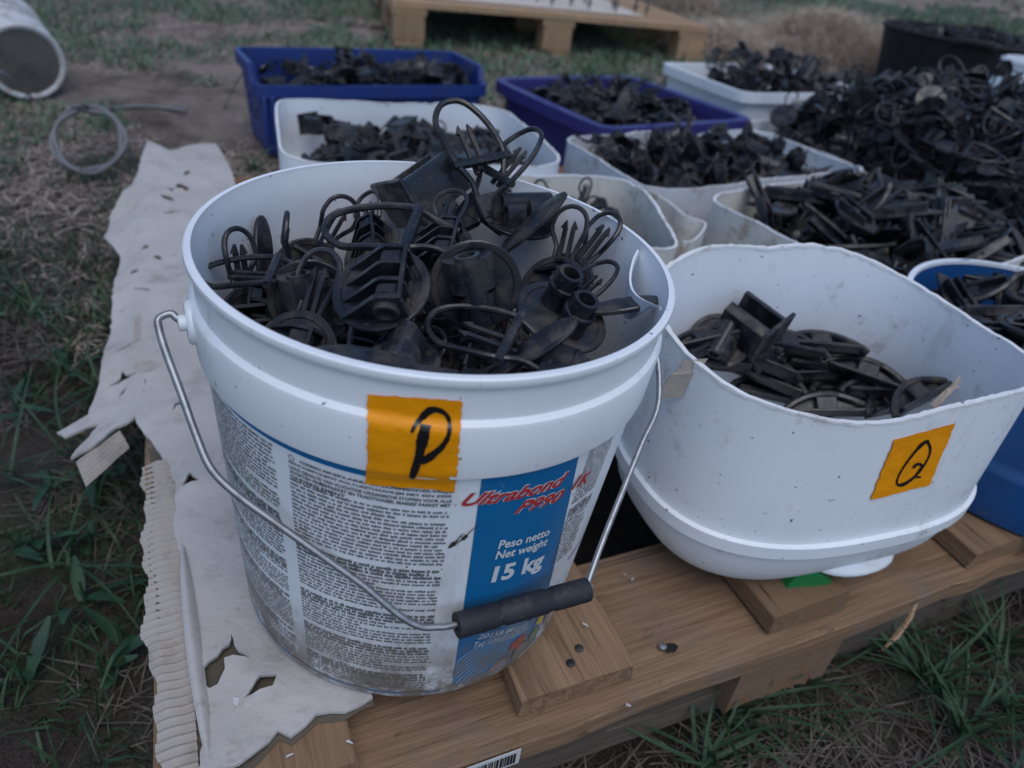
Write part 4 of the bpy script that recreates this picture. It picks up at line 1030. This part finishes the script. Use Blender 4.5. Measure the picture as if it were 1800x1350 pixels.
# brown scrap jammed between bucket and canister
b = MB(); s0, s1, s2 = at(1178, 700, .16), at(1200, 655, .185), at(1222, 636, .195)
def scr(s, t):
    p = s0.lerp(s1, t*2) if t < .5 else s1.lerp(s2, t*2-1); return p+Vector((.010, -.002, .004))*(s-.5)*1.6+Vector((0, 0, .003*math.sin(t*7)))
b.grid(4, 14, scr); b.grid(4, 14, lambda s, t: Vector(scr(1-s, t))+Vector((0, .0015, -.0008)))
tag(obj('cardboard_scrap', b.mesh('cardboard_scrap', M_flute, 40)), 'brown cardboard scrap jammed between the bucket and the canister marked Q', 'scrap')

# ------------------------------------------------------------------ background pallet with stakes
def build_bg():
    a = atg(703, 84); c = atg(1222, 112); d = Vector((c.x-a.x, c.y-a.y, 0)); Lp = d.length; d.normalize(); n = Vector((-d.y, d.x, 0)); z0 = (a.z+c.z)/2-.004
    Mx = Matrix.Identity(4)
    for i in range(3): Mx[i][0] = d[i]; Mx[i][1] = n[i]; Mx[i][2] = (0, 0, 1)[i]; Mx[i][3] = (a.x-d.x*.03, a.y-d.y*.03, z0)[i]
    P = empty('wooden_pallet', mtx=Mx); tag(P, 'pale new wooden pallet on the grass with rods standing on it', 'pallet')
    Lp += .06; H = .15; W = .80; k = 200
    T = lambda x, y, z: Matrix.Translation((x, y, z))
    for i in range(6): plank('deck_board', P, Lp, .105, .022, M_woodN, T(0, i*(W-.105)/5, H), .001, k+i)
    bw = .125
    for x in (0, Lp/2-bw/2, Lp-bw):
        plank('cross_board', P, W, bw, .022, M_woodN, T(x+bw, .002, H-.0225) @ Matrix.Rotation(math.pi/2, 4, 'Z'), 0, k+10)
        for y in (.003, W/2-.05, W-.1):
            plank('block', P, bw-.012, .1, .084, M_woodN, T(x+.006, y, H-.045), 0, k+11)
        plank('bottom_board', P, W-.004, bw-.02, .02, M_woodN, T(x+bw-.01, .004, H-.1295) @ Matrix.Rotation(math.pi/2, 4, 'Z'), 0, k+12)
    # pale sheet on the deck
    b = MB(); b.box(.05, Lp-.25, .10, W-.05, H+.0035, H+.008); tag(obj('board_sheet', b.mesh('board_sheet', card_mat('pale_board', (.62, .55, .48), (.55, .48, .42)), 30), None, mtx=Mx), 'pale flat sheet lying on the new wooden pallet', 'sheet')
    r_ = random.Random(9)
    for i in range(13):
        x = Lp*(.36+.47*i/12)+r_.uniform(-.015, .015); y = r_.uniform(.14, .40)
        b = MB(); b.tube([(0, 0, 0), (0, 0, .1), (r_.uniform(-.01, .01), 0, .30), (r_.uniform(-.01, .01), .02, .55)], .0042, 6); b.tube([(-.012, 0, .02), (.012, 0, .02)], .003, 5)
        tag(obj('stake', b.mesh('stake', M_strawD if i % 4 == 0 else M_steelD, 40), None, mtx=Mx @ T(x, y, H+.0085)), 'thin dark rod standing on the pale sheet of the new pallet', 'rod', 'rods standing on the new pallet')
M_steelD = Mat('dark_rod', (.06, .06, .062), .6, .4).done()
build_bg()

# ------------------------------------------------------------------ rubber tub, white vessel, lying bucket, cable
tc = at(1722, 62, .23); TR = .34
TB = empty('rubber_tub', (tc.x, tc.y, gz(tc.x, tc.y)-.004)); tag(TB, 'big round black rubber tub full of dark fittings behind the tall heap', 'tub')
zt = .23-TB.location.z; b = MB()
b.lathe([(TR*.84, 0), (TR*.86, .004), (TR*.985, zt*.93), (TR*1.0, zt*.94), (TR*1.015, zt*.97), (TR, zt), (TR*.97, zt), (TR*.955, zt*.9), (TR*.84, .012)], 64, True, True)
obj('body', b.mesh('body', M_rubber), TB)
for s in (-1, 1):
    b = MB(); b.tube(smooth_path([(s*TR*.99, -.06, zt*.93), (s*TR*1.06, -.045, zt*.99), (s*TR*1.08, 0, zt*1.0), (s*TR*1.06, .045, zt*.99), (s*TR*.99, .06, zt*.93)], 4), .012, 8); obj('handle', b.mesh('handle', M_rubber), TB, rot=(0, 0, 1.1))
sb = MB(); r_ = random.Random(77)
for i in range(170):
    a = r_.uniform(0, 6.28); rr = TR*.86*math.sqrt(r_.random()); sb.merge(JOIN[r_.choice('ABD')], rnd_frame(Vector((tc.x+rr*math.cos(a), tc.y+rr*math.sin(a), .23-.095+.06*r_.random()+.03*(1-(rr/TR)**2))), r_, 1.1, 1.0))
tag(obj('insulator_heap', sb.mesh('insulator_heap', M_black, 35)), 'dark fittings filling the black rubber tub', 'fittings', None, 'stuff')
wc = at(1812, 160, .16)
VB = empty('white_vessel', (wc.x, wc.y, gz(wc.x, wc.y))); tag(VB, 'white plastic vessel narrowing to its open top beside the rubber tub', 'vessel')
zv = .24-VB.location.z; b = MB(); b.lathe([(.14, 0), (.145, .006), (.105, zv*.9), (.102, zv*.92), (.104, zv*.97), (.100, zv), (.094, zv), (.094, zv*.9), (.13, .012)], 48, True, True); obj('body', b.mesh('body', M_white), VB)
b = MB(); b.lathe([(.106, zv*.955), (.110, zv*.96), (.110, zv*.985), (.106, zv*.99)], 48); obj('rim', b.mesh('rim', M_white), VB)

def lying_bucket():
    g = atg(58, 186); ax = camdir(.72, -.50, .60); ax.z = -.10; ax.normalize()      # points out of the foot of the bucket
    R1, R2, L = .088, .105, .24
    c = Vector((g.x-.012, g.y+.03, gz(g.x, g.y)+R1+.004))
    Mx = frame(c, Vector((0, 0, 1)), ax)
    B = empty('plastic_bucket', mtx=Mx); tag(B, 'white plastic bucket lying on its side on the grass, foot turned to us', 'bucket')
    b = MB(); b.lathe([(.002, -.006), (R1-.012, -.006), (R1-.009, 0), (R1-.003, .001), (R1, -.003), (R1+.001, -.012), (R2, -L+.03), (R2+.004, -L+.028), (R2+.004, -L), (R2-.003, -L), (R2-.004, -L+.02), (R1-.004, -.012)], 48, True, True)
    obj('body', b.mesh('body', plastic_white('old_bucket', (.60, .60, .60), amt=(.42, .62)), 40), B)
    b = MB(); b.lathe([(R1-.014, .0015-.006), (.0, -.0045)], 40); obj('foot_plate', b.mesh('foot_plate', card_mat('grimy_foot', (.13, .122, .11), (.085, .078, .07))), B)
    for z0, z1 in ((-.105, -.100), (-.150, -.145)):
        b = MB(); q = lambda z: R1+.0015+(R2-R1)*(-z-.012)/(L-.04)
        b.lathe([(q(z0), z0), (q(z1), z1)], 48); obj('red_band', b.mesh('red_band', label_mat('faded_red', (.42, .20, .17))), B)
    r_ = random.Random(6); b = MB()
    for k in range(16):
        a = R_(10+k*9); z = -.127+r_.uniform(-.006, .006); s = r_.uniform(.004, .010); rr = R1+.0022+(R2-R1)*(-z-.012)/(L-.04)
        b.grid(3, 2, lambda u, v: (rr*math.cos(a+.05*u), rr*math.sin(a+.05*u), z+s*(v-.5)))
    obj('print', b.mesh('print', label_mat('faded_print', (.45, .38, .36)), 0), B)
    h = MB(); pts = [at(2, 126, .05), at(20, 140, .03), at(45, 162, -.01), at(72, 184, -.045)]
    inv = Mx.inverted(); h.tube(smooth_path([inv @ p for p in pts], 4), .0032, 7); obj('handle', h.mesh('handle', M_steel), B)
lying_bucket()
def cable():
    b = MB(); c = atg(155, 310); pts = []
    t0 = atg(330, 203); t1 = atg(255, 195); t2 = atg(190, 200)
    pts = [t0, t1, t2]
    ctr = Vector((c.x, c.y, 0)); e = atg(97, 256)-c; rr = Vector((e.x, e.y, 0)).length
    c = Vector((c.x, c.y+.03, 0)); up = Vector((0, .60, .80)); rr = .076
    P = [Vector((p.x, p.y, gz(p.x, p.y)+.012)) for p in pts]
    zc = gz(c.x, c.y)+rr*.80+.004
    for k in range(34):
        a = R_(100+k*22); q = rr*(1.0-.004*k)+.003*math.sin(k*1.7); o_ = Vector((c.x, c.y, zc))+Vector((1, 0, 0))*q*math.cos(a)+up*q*math.sin(a)*.92; o_.z = max(o_.z, gz(o_.x, o_.y)+.006); P.append(o_)
    b.tube(smooth_path(P, 4), .0048, 8); tag(obj('cable', b.mesh('cable', Mat('grey_cable', (.16, .16, .165), .5).done(), 60)), 'grey cable lying in a loose coil on the grass by the cardboard', 'cable')
cable()

# ------------------------------------------------------------------ grass, straw and weeds
def vnoise(x, y, s, seed):
    g = np.random.default_rng(seed).random((64, 64)); X, Y = x*s, y*s; i, j = np.floor(X).astype(int), np.floor(Y).astype(int); fx, fy = X-i, Y-j; fx = fx*fx*(3-2*fx); fy = fy*fy*(3-2*fy)
    G = lambda a, b: g[a % 64, b % 64]
    return (G(i, j)*(1-fx)+G(i+1, j)*fx)*(1-fy)+(G(i, j+1)*(1-fx)+G(i+1, j+1)*fx)*fy
def on_pallet(x, y, m=0.0):
    f = (x-PC[0])*PF[0]+(y-PC[1])*PF[1]; l = (x-PC[0])*PL[0]+(y-PC[1])*PL[1]
    return (f > -m) & (f < 1.27+m) & (l > -m) & (l < 1.21+m)
def blades(x, y, h, w_, bend, rg, z=None, flatness=0.0):
    n = len(x); a = rg.uniform(0, 2*np.pi, n); dx, dy = np.cos(a), np.sin(a); z0 = (GZ0+GSL*y-.012) if z is None else z
    lean = bend*h; fa = rg.uniform(0, 2*np.pi, n); px, py = -np.sin(fa), np.cos(fa)
    V = np.zeros((n, 7, 3))
    for k, (t, ws) in enumerate(((0, .7), (.4, 1.), (.75, .7))):
        cx = x+dx*lean*t**1.8; cy = y+dy*lean*t**1.8; cz = z0+h*(t-.35*bend*t*t)*(1-flatness)
        for s, q in ((-1, 0), (1, 1)):
            V[:, 2*k+q, 0] = cx+s*px*w_*ws*.5; V[:, 2*k+q, 1] = cy+s*py*w_*ws*.5; V[:, 2*k+q, 2] = cz
    V[:, 6, 0] = x+dx*lean; V[:, 6, 1] = y+dy*lean; V[:, 6, 2] = z0+h*(1-.35*bend-.15*bend**2)*(1-flatness)
    base = np.arange(n)*7
    q1 = np.stack([base, base+1, base+3, base+2], 1); q2 = np.stack([base+2, base+3, base+5, base+4], 1); t3 = np.stack([base+4, base+5, base+6], 1)
    return V.reshape(-1, 3), np.concatenate([q1, q2]), t3
def blade_obj(name, parts, mat, label, cat):
    vs, fs = [], []; off = 0
    me = bpy.data.meshes.new(name); V = []; F = []
    for v, q, t in parts:
        V.append(v); F += (q+off).tolist(); F += (t+off).tolist(); off += len(v)
    me.from_pydata(np.concatenate(V).tolist(), [], F); me.materials.append(mat); me.update(); o = obj(name, me); return tag(o, label, cat, None, 'stuff')
g = np.random.default_rng(5)
def field(n, x0, x1, y0, y1, seed, thr, s):
    x = g.uniform(x0, x1, n); y = g.uniform(y0, y1, n); m_ = vnoise(x+10, y+10, s, seed)*.65+vnoise(x+3, y+7, s*3.1, seed+1)*.35
    k = (m_ > thr) & ~on_pallet(x, y, -.01); return x[k], y[k]
P = []
x, y = field(15000, -.9, .0, -.35, 1.2, 3, .48, 6); k = (x-PC[0])*PF[0]+(y-PC[1])*PF[1] < 0; x, y = x[k], y[k]; P.append(blades(x, y, g.uniform(.015, .065, len(x)), g.uniform(.0012, .0034, len(x)), g.uniform(.3, 1.2, len(x)), g))
x, y = field(14000, -.05, 1.1, -.55, .45, 5, .50, 7); P.append(blades(x, y, g.uniform(.015, .065, len(x)), g.uniform(.001, .003, len(x)), g.uniform(.3, 1.3, len(x)), g))
blade_obj('grass', P, M_grass, 'short dark grass along the pallet and the cardboard', 'grass'); P = []
x, y = field(70000, -2.6, .4, .45, 4.2, 9, .43, 2.6); P.append(blades(x, y, g.uniform(.02, .055, len(x)), g.uniform(.003, .006, len(x)), g.uniform(.3, 1.1, len(x)), g))
x, y = field(52000, -.6, 4.4, 1.8, 7.5, 11, .46, 1.6); P.append(blades(x, y, g.uniform(.03, .075, len(x)), g.uniform(.005, .010, len(x)), g.uniform(.3, 1.1, len(x)), g))
x, y = field(16000, -3.5, 12, 4.5, 18, 13, .48, .8); P.append(blades(x, y, g.uniform(.05, .14, len(x)), g.uniform(.012, .03, len(x)), g.uniform(.3, 1.1, len(x)), g))
blade_obj('grass', P, M_grassF, 'short green grass growing in patches over the field', 'grass')
P = []
x, y = field(20000, -.9, .0, -.35, 1.2, 23, .40, 6); k = (x-PC[0])*PF[0]+(y-PC[1])*PF[1] < .0; x, y = x[k], y[k]; P.append(blades(x, y, g.uniform(.01, .06, len(x)), g.uniform(.001, .0022, len(x)), g.uniform(1, 3.2, len(x)), g, GZ0+GSL*y-.004, .6))
x, y = field(26000, -.05, 1.15, -.55, .5, 25, .33, 7); P.append(blades(x, y, g.uniform(.01, .05, len(x)), g.uniform(.0008, .0018, len(x)), g.uniform(1, 3.5, len(x)), g, GZ0+GSL*y-.006+g.uniform(0, .012, len(x)), .6))
blade_obj('dry_straw', P, M_strawD, 'dead grass littering the soil along the pallet', 'straw'); P = []
x, y = field(60000, -2.6, .4, .4, 4.2, 29, .38, 2.6); P.append(blades(x, y, g.uniform(.015, .05, len(x)), g.uniform(.002, .004, len(x)), g.uniform(1, 3, len(x)), g, GZ0+GSL*y-.004, .55))
x, y = field(20000, -.6, 4.4, 1.8, 7.5, 31, .5, 1.6); P.append(blades(x, y, g.uniform(.02, .06, len(x)), g.uniform(.003, .007, len(x)), g.uniform(1, 3, len(x)), g, GZ0+GSL*y-.004, .5))
blade_obj('dry_straw', P, M_strawL, 'pale dry straw strewn over the field', 'straw')
# mounds of hay
def hay(u, v, rx, ry, h, n, lab):
    c = atg(u, v); a = g.uniform(0, 6.283, n); r = np.sqrt(g.random(n)); x = c.x+rx*r*np.cos(a); y = c.y+ry*r*np.sin(a); z = GZ0+GSL*y+h*(1-r*r)*g.uniform(.75, 1.05, n)*(.8+.4*vnoise(x+5, y+5, 9, 3))
    return blade_obj('hay_heap', [blades(x, y, g.uniform(.06, .22, n), g.uniform(.0012, .0035, n), g.uniform(.6, 2.2, n), g, z-.03, .45)], M_straw, lab, 'hay')
hay(1450, 92, .42, .32, .16, 9000, 'big loose heap of dry hay beyond the black rubber tub')
hay(1275, 85, .26, .35, .09, 5000, 'low drift of dry hay against the end of the new pallet')
hay(1190, 18, .22, .25, .22, 3500, 'small pile of dry hay on the end of the new pallet')
# individual weeds and grass tufts
def weed(u, v, n, L, wd, seed, name, label, group, up=.7, on=None, mat=None):
    r_ = random.Random(seed); p = atg(u, v) if on is None else Vector(on); root = empty(name, (p.x, p.y, gz(p.x, p.y)-.006)); tag(root, label, 'weed' if name == 'weed' else 'grass', group)
    for i in range(n):
        a = i*2.4+r_.uniform(-.9, .9); l = L*r_.uniform(.35, 1.15); e = up*r_.uniform(.45, 1.3); tw = r_.uniform(-.9, .9); dr = r_.uniform(.15, .5); ox, oy = r_.uniform(-.012, .012), r_.uniform(-.012, .012); b = MB(); K = 7; rings = []
        for k in range(K+1):
            t = k/K; rad = l*(t*math.cos(e)+.25*t*t); z = l*(t*math.sin(e)-dr*t*t)+.012; w_ = wd*(math.sin(math.pi*(t*.86+.07))**(.8 if name == 'weed' else .35))*(1-.3*t) if name == 'weed' else wd*(1-t**2.2)+.0002
            a_ = a+tw*t*.5; d = Vector((math.cos(a_), math.sin(a_), 0)); q = Vector((-d.y, d.x, tw*.6)).normalized(); c = d*rad+Vector((ox, oy, z))
            rings.append([tuple(c-q*w_), tuple(c-Vector((0, 0, w_*.28))), tuple(c+q*w_)])
        b.rings(rings, False); obj('leaf' if name == 'weed' else 'blade', b.mesh('leaf', mat or M_leaf, 70), root)
    if name == 'weed':
        b = MB(); b.tube([(0, 0, -.004), (.001, 0, .02), (0, .001, .035)], [.002, .0018, .001], 6); obj('stem', b.mesh('stem', M_leaf), root)
ws = [(120, 660, 6, .075, .009), (205, 830, 6, .075, .012), (150, 1060, 7, .07, .011), (60, 960, 7, .07, .011), (40, 1200, 7, .07, .011), (215, 1130, 6, .055, .010), (95, 860, 6, .065, .010), (160, 960, 6, .06, .009), (30, 730, 6, .07, .008), (180, 1190, 5, .05, .008)]
for i, (u, v, n, L, wd) in enumerate(ws):
    weed(u, v, max(3, n-3), L*.72, wd*.62, i, 'weed', 'low broad-leaved weed on the soil along the corrugated cardboard edge', 'weeds beside the cardboard', .8)
for i, (u, v, n, L) in enumerate([(1620, 1210, 22, .15), (1740, 1150, 20, .15), (1690, 1290, 20, .16), (1400, 1190, 10, .09), (1290, 1250, 8, .12), (1780, 1260, 18, .15), (1240, 1340, 8, .10), (1560, 1130, 10, .09)]):
    weed(u, v, n+8, L, .0018, 40+i, 'grass_tuft', 'long-bladed green grass tuft on the ground along the pallet front', 'grass tufts along the pallet front', 1.0, None, M_grass)
for i, (u, v) in enumerate([(70, 560), (130, 800), (20, 850), (110, 1000), (40, 540), (180, 690)]):
    weed(u, v, 9, .13, .0016, 80+i, 'grass_tuft', 'thin grass tuft standing among the weeds along the cardboard', 'grass tufts beside the cardboard', .9, None, M_grass)
weed(445, 285, 6, .08, .0035, 99, 'grass_tuft', 'small grass tuft growing at the corner of the dark blue bin', None, 1.1, at(440, 292, -.07), M_grass)
weed(392, 195, 2, .34, .0014, 98, 'grass_tuft', 'tall thin pale grass stalk beside the dark blue bin', None, 1.45, None, M_grass)
